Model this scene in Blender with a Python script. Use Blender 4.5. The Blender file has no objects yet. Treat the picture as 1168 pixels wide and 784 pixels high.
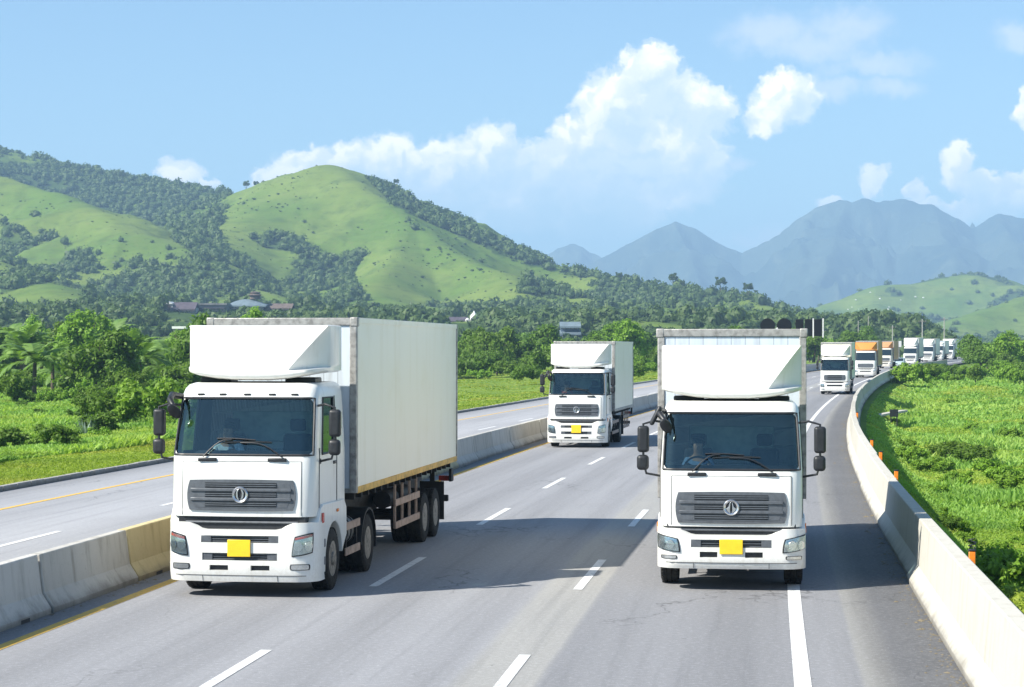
SKY_STRENGTH = 0.074
EXPOSURE = 1.1
HAZE = 0.00021
SKY_TINT = (.80, .955, 1.05)
CLOUD_LIT = (13.9, 12.2, 10.7)
CLOUD_SHADE = (9.4, 9.1, 8.9)
CLOUD_WISP = (8.6, 8.2, 8.1)
import bpy, bmesh, math, random
import numpy as np
from mathutils import Vector, Matrix

random.seed(7)
RNG = np.random.default_rng(11)
R = math.radians
sc = bpy.context.scene
COL = sc.collection

# ------------------------------------------------------------------ camera
F_PX, CAM_H = 2300.0, 3.88          # focal length in pixels of a 1168 px wide frame
cam_d = bpy.data.cameras.new('camera')
cam = bpy.data.objects.new('camera', cam_d)
COL.objects.link(cam)
cam.location = (0, 0, CAM_H)
cam.rotation_euler = (R(90), 0, 0)
cam_d.sensor_width = 36.0
cam_d.lens = 36.0 * F_PX / 1168.0
cam_d.shift_y = 6.0 / 1168.0
cam_d.clip_start = 0.5
cam_d.clip_end = 40000
sc.camera = cam

# ------------------------------------------------------------------ helpers
def tag(o, label=None, cat=None, group=None, kind=None):
    if label: o['label'] = label
    if cat: o['category'] = cat
    if group: o['group'] = group
    if kind: o['kind'] = kind
    return o

def empty(name, loc=(0, 0, 0), rz=0.0, parent=None):
    o = bpy.data.objects.new(name, None)
    COL.objects.link(o)
    o.location = loc
    o.rotation_euler = (0, 0, rz)
    o.empty_display_size = 0.2
    if parent: o.parent = parent
    return o

def copy_tree(o, parent=None):
    c = o.copy()
    COL.objects.link(c)
    c.parent = parent
    for ch in list(o.children):
        copy_tree(ch, c)
    return c

def np_mesh(name, verts, faces_flat, nper, mat, parent=None, smooth=False, attrs=None):
    """mesh from numpy arrays; all faces have nper corners"""
    me = bpy.data.meshes.new(name)
    v = np.asarray(verts, dtype=np.float32).reshape(-1, 3)
    f = np.asarray(faces_flat, dtype=np.int32).reshape(-1)
    nf = len(f) // nper
    me.vertices.add(len(v)); me.vertices.foreach_set('co', v.ravel())
    me.loops.add(len(f)); me.loops.foreach_set('vertex_index', f)
    me.polygons.add(nf)
    me.polygons.foreach_set('loop_start', np.arange(nf, dtype=np.int32) * nper)
    try: me.polygons.foreach_set('loop_total', np.full(nf, nper, dtype=np.int32))
    except Exception: pass
    if smooth: me.polygons.foreach_set('use_smooth', np.ones(nf, dtype=bool))
    for an, av in (attrs or {}).items():
        a = me.attributes.new(an, 'FLOAT', 'POINT')
        a.data.foreach_set('value', np.asarray(av, dtype=np.float32))
    me.update(calc_edges=True)
    me.materials.append(mat)
    o = bpy.data.objects.new(name, me)
    COL.objects.link(o)
    if parent: o.parent = parent
    return o

class MB:
    """collects simple shapes, then links them as ONE mesh object"""
    def __init__(s):
        s.v, s.f = [], []
    def add(s, vs, fs, M=None):
        n = len(s.v)
        if M is not None: vs = [M @ Vector(p) for p in vs]
        s.v += [tuple(p) for p in vs]
        s.f += [tuple(i + n for i in f) for f in fs]
        return s
    def box(s, x0, x1, y0, y1, z0, z1, M=None):
        vs = [(x0,y0,z0),(x1,y0,z0),(x1,y1,z0),(x0,y1,z0),(x0,y0,z1),(x1,y0,z1),(x1,y1,z1),(x0,y1,z1)]
        return s.add(vs, [(0,3,2,1),(4,5,6,7),(0,1,5,4),(1,2,6,5),(2,3,7,6),(3,0,4,7)], M)
    def prism(s, poly, axis, a, b):
        """poly of 2-D points extruded along an axis: x -> (y,z), y -> (x,z), z -> (x,y)"""
        def P(p, t):
            return {'x': (t, p[0], p[1]), 'y': (p[0], t, p[1]), 'z': (p[0], p[1], t)}[axis]
        n = len(poly)
        vs = [P(p, a) for p in poly] + [P(p, b) for p in poly]
        fs = [tuple(range(n)), tuple(range(2*n-1, n-1, -1))]
        fs += [(i, i+n, (i+1) % n + n, (i+1) % n) for i in range(n)]
        return s.add(vs, fs)
    def tube(s, path, r, seg=8, cap=True):
        pts = [Vector(p) for p in path]
        rs = r if isinstance(r, (list, tuple)) else [r] * len(pts)
        vs, fs = [], []
        up = None
        for i, p in enumerate(pts):
            d = (pts[min(i+1, len(pts)-1)] - pts[max(i-1, 0)]).normalized()
            if up is None:
                up = Vector((0, 0, 1)) if abs(d.z) < .9 else Vector((0, 1, 0))
            u = d.cross(up)
            if u.length < 1e-5: u = d.cross(Vector((1, 0, 0)))
            u.normalize(); w = u.cross(d).normalized(); up = w
            for k in range(seg):
                a = 2*math.pi*k/seg
                vs.append(p + (u*math.cos(a) + w*math.sin(a)) * rs[i])
        for i in range(len(pts)-1):
            for k in range(seg):
                a, b = i*seg+k, i*seg+(k+1) % seg
                fs.append((a, b, b+seg, a+seg))
        if cap:
            fs.append(tuple(range(seg-1, -1, -1)))
            fs.append(tuple(range((len(pts)-1)*seg, len(pts)*seg)))
        return s.add(vs, fs)
    def lathe(s, prof, c, axis='x', seg=28, close=False):
        """prof: list of (along, radius); revolved round the axis through c"""
        vs, fs = [], []
        for t, r in prof:
            for k in range(seg):
                a = 2*math.pi*k/seg
                ca, sa = r*math.cos(a), r*math.sin(a)
                vs.append({'x': (c[0]+t, c[1]+ca, c[2]+sa), 'y': (c[0]+ca, c[1]+t, c[2]+sa), 'z': (c[0]+ca, c[1]+sa, c[2]+t)}[axis])
        n = len(prof)
        for i in range(n if close else n-1):
            for k in range(seg):
                a, b = i*seg+k, i*seg+(k+1) % seg
                j = ((i+1) % n - i) * seg
                fs.append((a, b, b+j, a+j))
        if not close:
            if prof[0][1] > 1e-4: fs.append(tuple(range(seg-1, -1, -1)))
            if prof[-1][1] > 1e-4: fs.append(tuple(range((n-1)*seg, n*seg)))
        return s.add(vs, fs)
    def grid(s, rows, closed=False):
        """rows: list of equally long lists of points"""
        m = len(rows[0])
        vs = [p for r in rows for p in r]
        fs = []
        for i in range(len(rows)-1):
            for k in range(m if closed else m-1):
                a, b = i*m+k, i*m+(k+1) % m
                fs.append((a, b, b+m, a+m))
        return s.add(vs, fs)
    def build(s, name, mat, parent=None, bevel=0.0, seg=2, smooth=35, recalc=True):
        me = bpy.data.meshes.new(name)
        me.from_pydata([tuple(p) for p in s.v], [], s.f)
        bm = bmesh.new(); bm.from_mesh(me)
        bmesh.ops.remove_doubles(bm, verts=bm.verts, dist=1e-5)
        if recalc: bmesh.ops.recalc_face_normals(bm, faces=bm.faces)
        bm.to_mesh(me); bm.free()
        if smooth:
            me.polygons.foreach_set('use_smooth', [True] * len(me.polygons))
            me.set_sharp_from_angle(angle=R(smooth))
        me.materials.append(mat)
        o = bpy.data.objects.new(name, me)
        COL.objects.link(o)
        if parent: o.parent = parent
        if bevel:
            b = o.modifiers.new('bevel', 'BEVEL')
            b.width = bevel; b.segments = seg; b.limit_method = 'ANGLE'; b.angle_limit = R(40)
            b.harden_normals = False
        return o

# ------------------------------------------------------------------ road geometry
def C(Y):
    """x of the white edge line at depth Y"""
    d = Y - 32.8
    return 4.58 + .131*d + .00028*d*d
def dC(Y): return .131 + .00056*(Y - 32.8)
def sstep(a, b, x):
    t = np.clip((x-a)/(b-a), 0, 1)
    return t*t*(3-2*t)
def RZ(Y):
    return 0.95*sstep(110, 300, Y) + 0.75*sstep(300, 430, Y)
def rp(o, Y, z=0.0):
    """point at lateral offset o (m right of the white line) and depth Y"""
    n = 1/math.sqrt(1 + dC(Y)**2)
    return (C(Y) + o*n, Y - o*dC(Y)*n, float(RZ(Y)) + z)
def heading(Y): return math.atan(dC(Y))
def px2(x, z_above, Y):       # photo x and depth -> world X
    return (x-584)/F_PX*Y

# ------------------------------------------------------------------ node helpers
class NT:
    def __init__(s, tree):
        s.t = tree; s.n = tree.nodes; s.l = tree.links
    def node(s, typ, **kw):
        n = s.n.new(typ)
        for k, v in kw.items():
            if k == 'inp':
                for a, b in v.items():
                    if isinstance(b, bpy.types.NodeSocket): s.l.new(b, n.inputs[a])
                    else: n.inputs[a].default_value = b
            else: setattr(n, k, v)
        return n
    def math(s, op, a, b=None, c=None, clamp=False):
        n = s.n.new('ShaderNodeMath'); n.operation = op; n.use_clamp = clamp
        for i, v in enumerate((a, b, c)):
            if v is None: continue
            if isinstance(v, bpy.types.NodeSocket): s.l.new(v, n.inputs[i])
            else: n.inputs[i].default_value = v
        return n.outputs[0]
    def vmath(s, op, a, b=None, c=None, scale=None):
        n = s.n.new('ShaderNodeVectorMath'); n.operation = op
        for i, v in enumerate((a, b, c)):
            if v is None: continue
            if isinstance(v, bpy.types.NodeSocket): s.l.new(v, n.inputs[i])
            else: n.inputs[i].default_value = v
        if scale is not None: n.inputs['Scale'].default_value = scale
        return n.outputs['Value'] if op in ('LENGTH', 'DOT_PRODUCT', 'DISTANCE') else n.outputs[0]
    def mix(s, f, a, b, blend='MIX'):
        n = s.n.new('ShaderNodeMix'); n.data_type = 'RGBA'; n.blend_type = blend
        for k, v in ((0, f), (6, a), (7, b)):
            if isinstance(v, bpy.types.NodeSocket): s.l.new(v, n.inputs[k])
            elif k == 0: n.inputs[0].default_value = v
            else: n.inputs[k].default_value = (*v, 1) if len(v) == 3 else v
        return n.outputs[2]
    def ramp(s, f, stops, interp='LINEAR'):
        n = s.n.new('ShaderNodeValToRGB'); n.color_ramp.interpolation = interp
        el = n.color_ramp.elements
        while len(el) > 1: el.remove(el[-1])
        for i, (p, c) in enumerate(stops):
            e = el[0] if i == 0 else el.new(p)
            e.position = p
            c = (c, c, c) if isinstance(c, (int, float)) else c
            e.color = (*c, 1)
        s.l.new(f, n.inputs[0])
        return n.outputs[0]
    def smooth(s, x, a, b):
        n = s.n.new('ShaderNodeMapRange'); n.interpolation_type = 'SMOOTHSTEP'
        s.l.new(x, n.inputs[0])
        n.inputs[1].default_value = a; n.inputs[2].default_value = b
        return n.outputs[0]
    def noise(s, vec, scale, detail=4, rough=.55, dist=0, dim='3D', out=0):
        n = s.n.new('ShaderNodeTexNoise'); n.noise_dimensions = dim
        if vec is not None: s.l.new(vec, n.inputs['Vector'])
        n.inputs['Scale'].default_value = scale; n.inputs['Detail'].default_value = detail
        n.inputs['Roughness'].default_value = rough; n.inputs['Distortion'].default_value = dist
        return n.outputs[out]

def new_mat(name):
    m = bpy.data.materials.new(name); m.use_nodes = True
    nt = NT(m.node_tree); nt.n.clear()
    out = nt.node('ShaderNodeOutputMaterial')
    bs = nt.node('ShaderNodeBsdfPrincipled')
    nt.l.new(bs.outputs[0], out.inputs[0])
    return m, nt, bs, out

def simple(name, col, rough=.5, metal=0.0, var=.12, scale=6.0, coat=0.0, bump=0.0, bscale=40., spec=.5):
    """plain paint / plastic / metal with a little dirt variation"""
    m, nt, bs, out = new_mat(name)
    tc = nt.node('ShaderNodeTexCoord').outputs['Object']
    nz = nt.noise(tc, scale, 5, .6)
    c2 = tuple(max(0, c*(1-var*2)) for c in col)
    nt.l.new(nt.mix(nt.smooth(nz, .35, .75), col, c2), bs.inputs['Base Color'])
    rr = nt.node('ShaderNodeMapRange', inp={0: nz, 3: max(.02, rough-.08), 4: min(1, rough+.12)})
    nt.l.new(rr.outputs[0], bs.inputs['Roughness'])
    bs.inputs['Metallic'].default_value = metal
    bs.inputs['Coat Weight'].default_value = coat
    bs.inputs['Coat Roughness'].default_value = .06
    bs.inputs['Specular IOR Level'].default_value = spec
    if bump:
        b = nt.node('ShaderNodeBump', inp={'Strength': bump, 'Distance': .02, 'Height': nt.noise(tc, bscale, 4, .6)})
        nt.l.new(b.outputs[0], bs.inputs['Normal'])
    return m
# ------------------------------------------------------------------ light
SUN_EL = R(41)
SUN_DIR = Vector((.90, .435, 0)).normalized()           # horizontal way the light travels
travel = Vector((SUN_DIR.x*math.cos(SUN_EL), SUN_DIR.y*math.cos(SUN_EL), -math.sin(SUN_EL)))
sl = bpy.data.lights.new('sun', 'SUN'); sl.energy = 5.0; sl.angle = R(.53); sl.color = (1, .95, .85)
so = bpy.data.objects.new('sun', sl); COL.objects.link(so)
so.rotation_euler = travel.to_track_quat('-Z', 'Y').to_euler()
so.location = (-60, -60, 80)

w = bpy.data.worlds.new('World'); sc.world = w; w.use_nodes = True
nt = NT(w.node_tree); nt.n.clear()
wo = nt.node('ShaderNodeOutputWorld')
bg = nt.node('ShaderNodeBackground', inp={'Strength': SKY_STRENGTH})
sky = nt.node('ShaderNodeTexSky', sky_type='NISHITA', sun_disc=False)
sky.sun_elevation = SUN_EL
sky.sun_rotation = math.atan2(-travel.x, -travel.y)     # towards the sun, clockwise from +Y
sky.altitude = 0; sky.air_density = 1.0; sky.dust_density = .35; sky.ozone_density = 1.6

# cumulus clouds, laid out on the sky's own directions (azimuth / elevation, in 1/2300 rad)
d = nt.node('ShaderNodeTexCoord').outputs['Generated']
sep = nt.node('ShaderNodeSeparateXYZ', inp={0: d})
az = nt.math('ARCTAN2', sep.outputs[0], sep.outputs[1])
hyp = nt.math('SQRT', nt.math('ADD', nt.math('POWER', sep.outputs[0], 2), nt.math('POWER', sep.outputs[1], 2)))
el = nt.math('ARCTAN2', sep.outputs[2], hyp)
uv = nt.node('ShaderNodeCombineXYZ', inp={0: nt.math('MULTIPLY', az, 23.0), 1: nt.math('MULTIPLY', el, 23.0), 2: 0.0}).outputs[0]
# one unit of uv is 100 pixels of the photograph
def cl(x, y): return ((x-584)/100.0, (398-y)/100.0)
def ns(vec, scale, detail, rough):
    return nt.noise(vec, scale, detail, rough, out=1)
warp = nt.vmath('SUBTRACT', ns(uv, 1.6, 3, .6), (.5, .5, .5))
warp2 = nt.vmath('SUBTRACT', ns(uv, 6.5, 3, .6), (.5, .5, .5))
p = nt.vmath('ADD', uv, nt.vmath('SCALE', warp, scale=.36))
p = nt.vmath('ADD', p, nt.vmath('SCALE', warp2, scale=.24))
p = nt.vmath('MULTIPLY', p, (1, 1, 0))

def blobs(items, vec):
    dmin = None
    for x, y, rx, ry in items:
        cx, cy = cl(x, y)
        q = nt.vmath('MULTIPLY_ADD', vec, (100/rx, 100/ry, 1), (-cx*100/rx, -cy*100/ry, 0))
        L = nt.vmath('LENGTH', q)
        dmin = L if dmin is None else nt.math('SMOOTH_MIN', dmin, L, .18)
    return dmin
CUM = [(740, 95, 42, 50), (700, 120, 50, 44), (775, 120, 40, 42), (812, 128, 32, 36), (660, 165, 46, 40), (720, 165, 70, 50), (640, 195, 52, 42),
       (780, 190, 56, 60), (600, 205, 44, 40), (555, 178, 46, 40), (515, 190, 50, 40), (450, 185, 46, 36), (405, 190, 46, 30), (350, 196, 48, 30), (310, 206, 26, 18),
       (480, 215, 80, 36), (570, 235, 80, 40), (680, 235, 100, 44), (895, 118, 44, 36), (868, 140, 26, 24),
       (208, 198, 30, 18), (238, 210, 16, 10), (1163, 135, 22, 34), (1085, 195, 26, 30), (1120, 222, 46, 22), (1150, 222, 40, 24), (993, 210, 18, 18), (942, 234, 18, 10), (1040, 222, 14, 14), (1080, 245, 90, 16)]
WISP = [(950, 105, 40, 16), (965, 40, 48, 26), (880, 45, 60, 26), (925, 60, 70, 22), (1152, 56, 26, 18), (1010, 105, 40, 14), (835, 190, 24, 10), (870, 270, 50, 14), (990, 80, 60, 16), (150, 215, 60, 10)]
e_n = nt.math('SUBTRACT', nt.noise(p, 8, 6, .68), .5)
def dens(vec):
    return nt.math('ADD', blobs(CUM, vec), nt.math('MULTIPLY', e_n, .55))
f1 = dens(p)
a1 = nt.math('SUBTRACT', 1.0, nt.smooth(f1, .68, 1.03))
# the cloud bases melt into the haze
a1 = nt.math('MULTIPLY', a1, nt.smooth(nt.math('ADD', nt.node('ShaderNodeSeparateXYZ', inp={0: uv}).outputs[1], nt.math('MULTIPLY', nt.math('SUBTRACT', nt.noise(uv, 1.1, 3), .5), 1.4)), .7, 2.35))
f2 = nt.math('ADD', blobs(WISP, p), nt.math('MULTIPLY', nt.math('SUBTRACT', nt.noise(uv, 2.4, 5, .65), .5), 1.5))
a2 = nt.math('MULTIPLY', nt.math('SUBTRACT', 1.0, nt.smooth(f2, .1, 1.3)), .45)
# relief of the billows, lit from the upper left
def bil(vec): 
    n1 = nt.node('ShaderNodeTexVoronoi', feature='SMOOTH_F1', inp={'Vector': vec, 'Scale': 2.4, 'Smoothness': .6}); n1.inputs['Detail'].default_value = 2.5
    n1.inputs['Roughness'].default_value = .55
    return nt.math('SUBTRACT', 1.0, n1.outputs[0])
off = nt.vmath('ADD', p, (-.075, .095, 0))
rel = nt.math('MULTIPLY', nt.math('SUBTRACT', bil(p), bil(off)), 2.0)
rel = nt.math('ADD', rel, nt.math('MULTIPLY', nt.math('SUBTRACT', nt.noise(uv, 1.5, 4, .6), .5), .55))
lit = nt.smooth(nt.math('ADD', rel, .52), .0, 1.0)
ccol = nt.mix(lit, CLOUD_SHADE, CLOUD_LIT)
skyc = nt.mix(1.0, sky.outputs[0], SKY_TINT, 'MULTIPLY')
c1 = nt.mix(a2, skyc, CLOUD_WISP)
f_off = blobs(CUM, nt.vmath('ADD', p, (-.20, .24, 0)))
rim = nt.smooth(nt.math('ADD', f_off, nt.math('MULTIPLY', nt.math('SUBTRACT', nt.noise(p, 1.9, 5, .62), .5), 1.9)), .30, 1.12)
a1 = nt.math('MULTIPLY', a1, nt.math('MULTIPLY_ADD', rim, .44, .52))
ccol = nt.mix(rim, nt.mix(.55, ccol, CLOUD_SHADE), ccol)
c2 = nt.mix(a1, c1, ccol)
nt.l.new(skyc, bg.inputs['Color'])
bg2 = nt.node('ShaderNodeBackground', inp={'Strength': SKY_STRENGTH, 'Color': c2})
inside = nt.math('MULTIPLY', nt.math('LESS_THAN', nt.math('ABSOLUTE', az), .36), nt.math('MULTIPLY', nt.math('GREATER_THAN', el, -.01), nt.math('LESS_THAN', el, .26)))
mxs = nt.node('ShaderNodeMixShader', inp={0: inside, 1: bg.outputs[0], 2: bg2.outputs[0]})
nt.l.new(mxs.outputs[0], wo.inputs[0])

# ------------------------------------------------------------------ air
def make_haze():
    m = bpy.data.materials.new('haze_air'); m.use_nodes = True
    h = NT(m.node_tree); h.n.clear()
    o = h.node('ShaderNodeOutputMaterial')
    v = h.node('ShaderNodeVolumePrincipled')
    v.inputs['Color'].default_value = (.45, .71, 1.0, 1)
    v.inputs['Density'].default_value = HAZE
    v.inputs['Anisotropy'].default_value = .0
    h.l.new(v.outputs[0], o.inputs['Volume'])
    b = MB().box(-5200, 5600, -300, 10600, -12, 590).build('haze', m, smooth=0)
    tag(b, 'pale blue haze hanging in the air over the valley', 'haze', kind='stuff')

sc.view_settings.view_transform = 'Standard'
sc.view_settings.look = 'None'
sc.view_settings.gamma = 1
sc.view_settings.use_curve_mapping = False
sc.view_settings.exposure = EXPOSURE
cy = sc.cycles
cy.max_bounces = 6; cy.diffuse_bounces = 3; cy.glossy_bounces = 3; cy.transmission_bounces = 4
cy.transparent_max_bounces = 12; cy.volume_bounces = 0
cy.caustics_reflective = False; cy.caustics_refractive = False
cy.use_denoising = True
w.cycles.sampling_method = 'MANUAL'; w.cycles.sample_map_resolution = 512
M = {}
# ---- vehicle paints and plastics
def paint(name, col, rough=.30, dirt=.34):
    m, nt, bs, out = new_mat(name)
    tc = nt.node('ShaderNodeTexCoord').outputs['Object']
    streak = nt.noise(nt.vmath('MULTIPLY', tc, (5, 5, .55)), 1.6, 5, .65)
    sep = nt.node('ShaderNodeSeparateXYZ', inp={0: tc})
    fine = nt.noise(tc, 22, 4, .6)
    low = nt.smooth(sep.outputs[2], 1.3, .25)            # road film thrown up from the wheels
    f = nt.math('MULTIPLY', nt.smooth(streak, .48, .80), dirt)
    f = nt.math('ADD', f, nt.math('MULTIPLY', nt.math('MULTIPLY', low, nt.smooth(fine, .3, .7)), dirt*.7), clamp=True)
    dcol = (col[0]*.62, col[1]*.58, col[2]*.50)
    nt.l.new(nt.mix(f, col, dcol), bs.inputs['Base Color'])
    nt.l.new(nt.math('ADD', nt.math('MULTIPLY', f, .4), rough), bs.inputs['Roughness'])
    bs.inputs['Coat Weight'].default_value = .35; bs.inputs['Coat Roughness'].default_value = .08
    b = nt.node('ShaderNodeBump', inp={'Strength': .06, 'Distance': .02, 'Height': nt.noise(tc, 2.2, 3)})
    nt.l.new(b.outputs[0], bs.inputs['Normal'])
    return m
M['white'] = paint('white_cab_paint', (.73, .73, .70))
M['cream'] = paint('cream_cab_paint', (.70, .67, .60), dirt=.4)
M['orange'] = paint('orange_paint', (.58, .25, .055))
M['tan'] = paint('tan_orange_paint', (.52, .26, .12), dirt=.4)

def box_wall(name, col):
    m, nt, bs, out = new_mat(name)
    tc = nt.node('ShaderNodeTexCoord').outputs['Object']
    streak = nt.noise(nt.vmath('MULTIPLY', tc, (2.2, 2.2, .18)), 1.5, 6, .62)
    patch = nt.noise(tc, .7, 4, .6)
    c = nt.mix(nt.smooth(streak, .50, .80), col, (col[0]*.90, col[1]*.89, col[2]*.84))
    c = nt.mix(nt.math('MULTIPLY', nt.smooth(patch, .5, .8), .5), c, (col[0]*.84, col[1]*.80, col[2]*.68))
    nt.l.new(c, bs.inputs['Base Color'])
    nt.l.new(nt.math('MULTIPLY_ADD', streak, .25, .22), bs.inputs['Roughness'])
    wv = nt.node('ShaderNodeTexWave', wave_type='BANDS', bands_direction='Y', inp={'Vector': tc, 'Scale': 1.25, 'Distortion': .3})
    hh = nt.math('ADD', nt.math('MULTIPLY', wv.outputs[0], .25), nt.noise(nt.vmath('MULTIPLY', tc, (1, 1, .3)), 1.6, 3, .5))
    b = nt.node('ShaderNodeBump', inp={'Strength': .10, 'Distance': .03, 'Height': hh})
    nt.l.new(b.outputs[0], bs.inputs['Normal'])
    return m
M['box'] = box_wall('box_body_panel', (.88, .85, .74))
M['box_orange'] = box_wall('box_body_orange', (.56, .24, .05))
M['box_tan'] = box_wall('box_body_tan', (.50, .25, .11))
def slats(name, col):
    m, nt, bs, out = new_mat(name)
    tc = nt.node('ShaderNodeTexCoord').outputs['Object']
    wv = nt.node('ShaderNodeTexWave', wave_type='BANDS', bands_direction='X', wave_profile='SAW', inp={'Vector': tc, 'Scale': 1.3})
    c = nt.mix(nt.smooth(wv.outputs[0], .90, .97), col, (.34, .38, .43))
    nt.l.new(nt.mix(nt.smooth(nt.noise(nt.vmath('MULTIPLY', tc, (4, 1, .4)), 2, 4), .4, .8), c, (.42, .46, .50)), bs.inputs['Base Color'])
    b = nt.node('ShaderNodeBump', inp={'Strength': .6, 'Distance': .02, 'Height': wv.outputs[0]})
    nt.l.new(b.outputs[0], bs.inputs['Normal']); bs.inputs['Roughness'].default_value = .45
    return m
M['box_front'] = slats('box_front_panel', (.58, .65, .72))
M['rail'] = simple('box_rail_metal', (.40, .39, .37), .5, .35, .25, 9, bump=.3, bscale=30)
M['yellow'] = simple('yellow_strip_paint', (.72, .42, .06), .5, 0, .25, 5)
M['sign_black'] = simple('sign_back_black', (.004, .004, .005), .7, 0, .1, 5, spec=.2)
M['plate'] = simple('yellow_plate', (.86, .56, .02), .4, 0, .05, 8)
M['black'] = simple('black_plastic', (.022, .024, .028), .42, 0, .2, 10, spec=.4)
M['chassis'] = simple('chassis_black', (.018, .017, .017), .6, .2, .3, 8)
M['grey'] = simple('grey_plastic', (.115, .125, .14), .38, .25, .15, 12)
M['silver'] = simple('silver_metal', (.62, .63, .64), .22, .9, .1, 14)
M['rim'] = simple('dusty_steel_rim', (.30, .27, .23), .55, .35, .35, 12)
M['tyre'] = simple('tyre_rubber', (.028, .027, .026), .8, 0, .4, 9, bump=.3, bscale=25, spec=.25)
M['guard'] = simple('guard_rail_board', (.44, .31, .24), .6, 0, .2, 7)
M['seat'] = simple('seat_cloth', (.035, .037, .045), .85, 0, .2, 10)
M['lining'] = simple('cab_lining', (.07, .075, .08), .8, 0, .15, 6)
M['amber'] = simple('amber_marker', (.80, .22, .02), .25, 0, .1, 20)
M['red_lens'] = simple('red_marker', (.55, .07, .05), .25, 0, .1, 20)
M['bunk'] = simple('bunk_cloth', (.40, .46, .43), .8, 0, .15, 6)
M['tank'] = simple('fuel_tank_metal', (.26, .27, .27), .4, .6, .3, 8)
M['seam'] = simple('panel_gap', (.03, .03, .032), .7, 0, .1, 8)
M['skin'] = simple('skin', (.36, .20, .13), .6, 0, .1, 14)
M['shirt'] = simple('blue_shirt', (.16, .25, .40), .85, 0, .15, 14)
M['shirt2'] = simple('pale_shirt', (.62, .70, .76), .85, 0, .15, 14)
M['shirt3'] = simple('red_shirt', (.45, .06, .06), .85, 0, .15, 14)
M['hair'] = simple('black_hair', (.012, .010, .010), .6, 0, .2, 40)

def glass(name, tint, refl):
    m, nt, bs, out = new_mat(name)
    nt.n.remove(bs)
    tr = nt.node('ShaderNodeBsdfTransparent', inp={'Color': (*tint, 1)})
    gl = nt.node('ShaderNodeBsdfGlossy', inp={'Color': (.74, 1.0, .97, 1), 'Roughness': .03})
    lw = nt.node('ShaderNodeLayerWeight', inp={'Blend': .35})
    f = nt.math('MULTIPLY_ADD', lw.outputs['Fresnel'], .55, refl, clamp=True)
    mx = nt.node('ShaderNodeMixShader', inp={0: f, 1: tr.outputs[0], 2: gl.outputs[0]})
    nt.l.new(mx.outputs[0], out.inputs[0])
    return m
M['glass'] = glass('windscreen_glass', (.66, .82, .85), .085)
M['side_glass'] = glass('door_glass', (.55, .68, .66), .10)
M['lens'] = glass('lamp_lens', (.92, .95, .96), .08)
m, nt, bs, out = new_mat('dark_glass'); M['dark_glass'] = m
bs.inputs['Base Color'].default_value = (.012, .022, .028, 1); bs.inputs['Roughness'].default_value = .06
bs.inputs['Specular IOR Level'].default_value = .8
m, nt, bs, out = new_mat('mirror_glass'); M['mirror'] = m
bs.inputs['Base Color'].default_value = (.75, .78, .8, 1); bs.inputs['Metallic'].default_value = 1; bs.inputs['Roughness'].default_value = .04
M['lamp_back'] = simple('lamp_reflector', (.52, .54, .55), .18, .75, .1, 20)

# ---- road
def asphalt(name, stops, base_scale=1.0):
    """stops: lateral offset -> grey; lanes differ because they were laid and worn at different times"""
    m, nt, bs, out = new_mat(name)
    uv = nt.node('ShaderNodeUVMap', uv_map='road').outputs[0]
    s = nt.node('ShaderNodeSeparateXYZ', inp={0: uv})
    pos = nt.node('ShaderNodeNewGeometry').outputs['Position']
    wob = nt.math('MULTIPLY', nt.math('SUBTRACT', nt.noise(nt.vmath('MULTIPLY', uv, (1, .22, 1)), 1.0, 4, .6), .5), .10)
    u = nt.math('ADD', s.outputs[0], wob)
    lo, hi = stops[0][0], stops[-1][0]
    f = nt.node('ShaderNodeMapRange', inp={0: u, 1: lo, 2: hi}).outputs[0]
    c = nt.ramp(f, [((p-lo)/(hi-lo), g) for p, g in stops])
    long = nt.noise(nt.vmath('MULTIPLY', uv, (1.7, .035, 1)), 2.2, 5, .62)
    c = nt.mix(nt.math('MULTIPLY', nt.smooth(long, .45, .75), .22), c, (.062, .064, .068))
    blot = nt.noise(uv, .35, 5, .65)
    c = nt.mix(nt.math('MULTIPLY', nt.smooth(blot, .40, .75), .18), c, (.20, .20, .205))
    spots = nt.noise(uv, 5.5, 3, .6)
    c = nt.mix(nt.math('MULTIPLY', nt.smooth(spots, .66, .78), .5), c, (.05, .05, .052))
    grain = nt.math('MULTIPLY_ADD', nt.noise(pos, 12, 3, .85), .6, nt.math('MULTIPLY', nt.noise(pos, 60, 2, .7), .4))
    c = nt.mix(nt.math('MULTIPLY', nt.math('SUBTRACT', grain, .5), 2.3), c, (.30, .30, .32), 'ADD')
    # thin tar lines along worn cracks
    cr = nt.node('ShaderNodeTexVoronoi', feature='DISTANCE_TO_EDGE', inp={'Vector': nt.vmath('ADD', nt.vmath('MULTIPLY', uv, (.34, .085, 1)), nt.vmath('SCALE', nt.noise(uv, .8, 4, out=1), scale=.55)), 'Scale': 1.0})
    ck = nt.math('MULTIPLY', nt.math('SUBTRACT', 1.0, nt.smooth(cr.outputs[0], .0, .010)), nt.smooth(nt.noise(uv, .12, 2), .48, .62))
    c = nt.mix(nt.math('MULTIPLY', ck, .55), c, (.035, .035, .037))
    nt.l.new(c, bs.inputs['Base Color'])
    bs.inputs['Roughness'].default_value = .78
    bs.inputs['Specular IOR Level'].default_value = .35
    b = nt.node('ShaderNodeBump', inp={'Strength': .45, 'Distance': .012, 'Height': grain})
    nt.l.new(b.outputs[0], bs.inputs['Normal'])
    return m
g = lambda v: (v*1.70*.985, v*1.70*.99, v*1.70*1.03)
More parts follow.
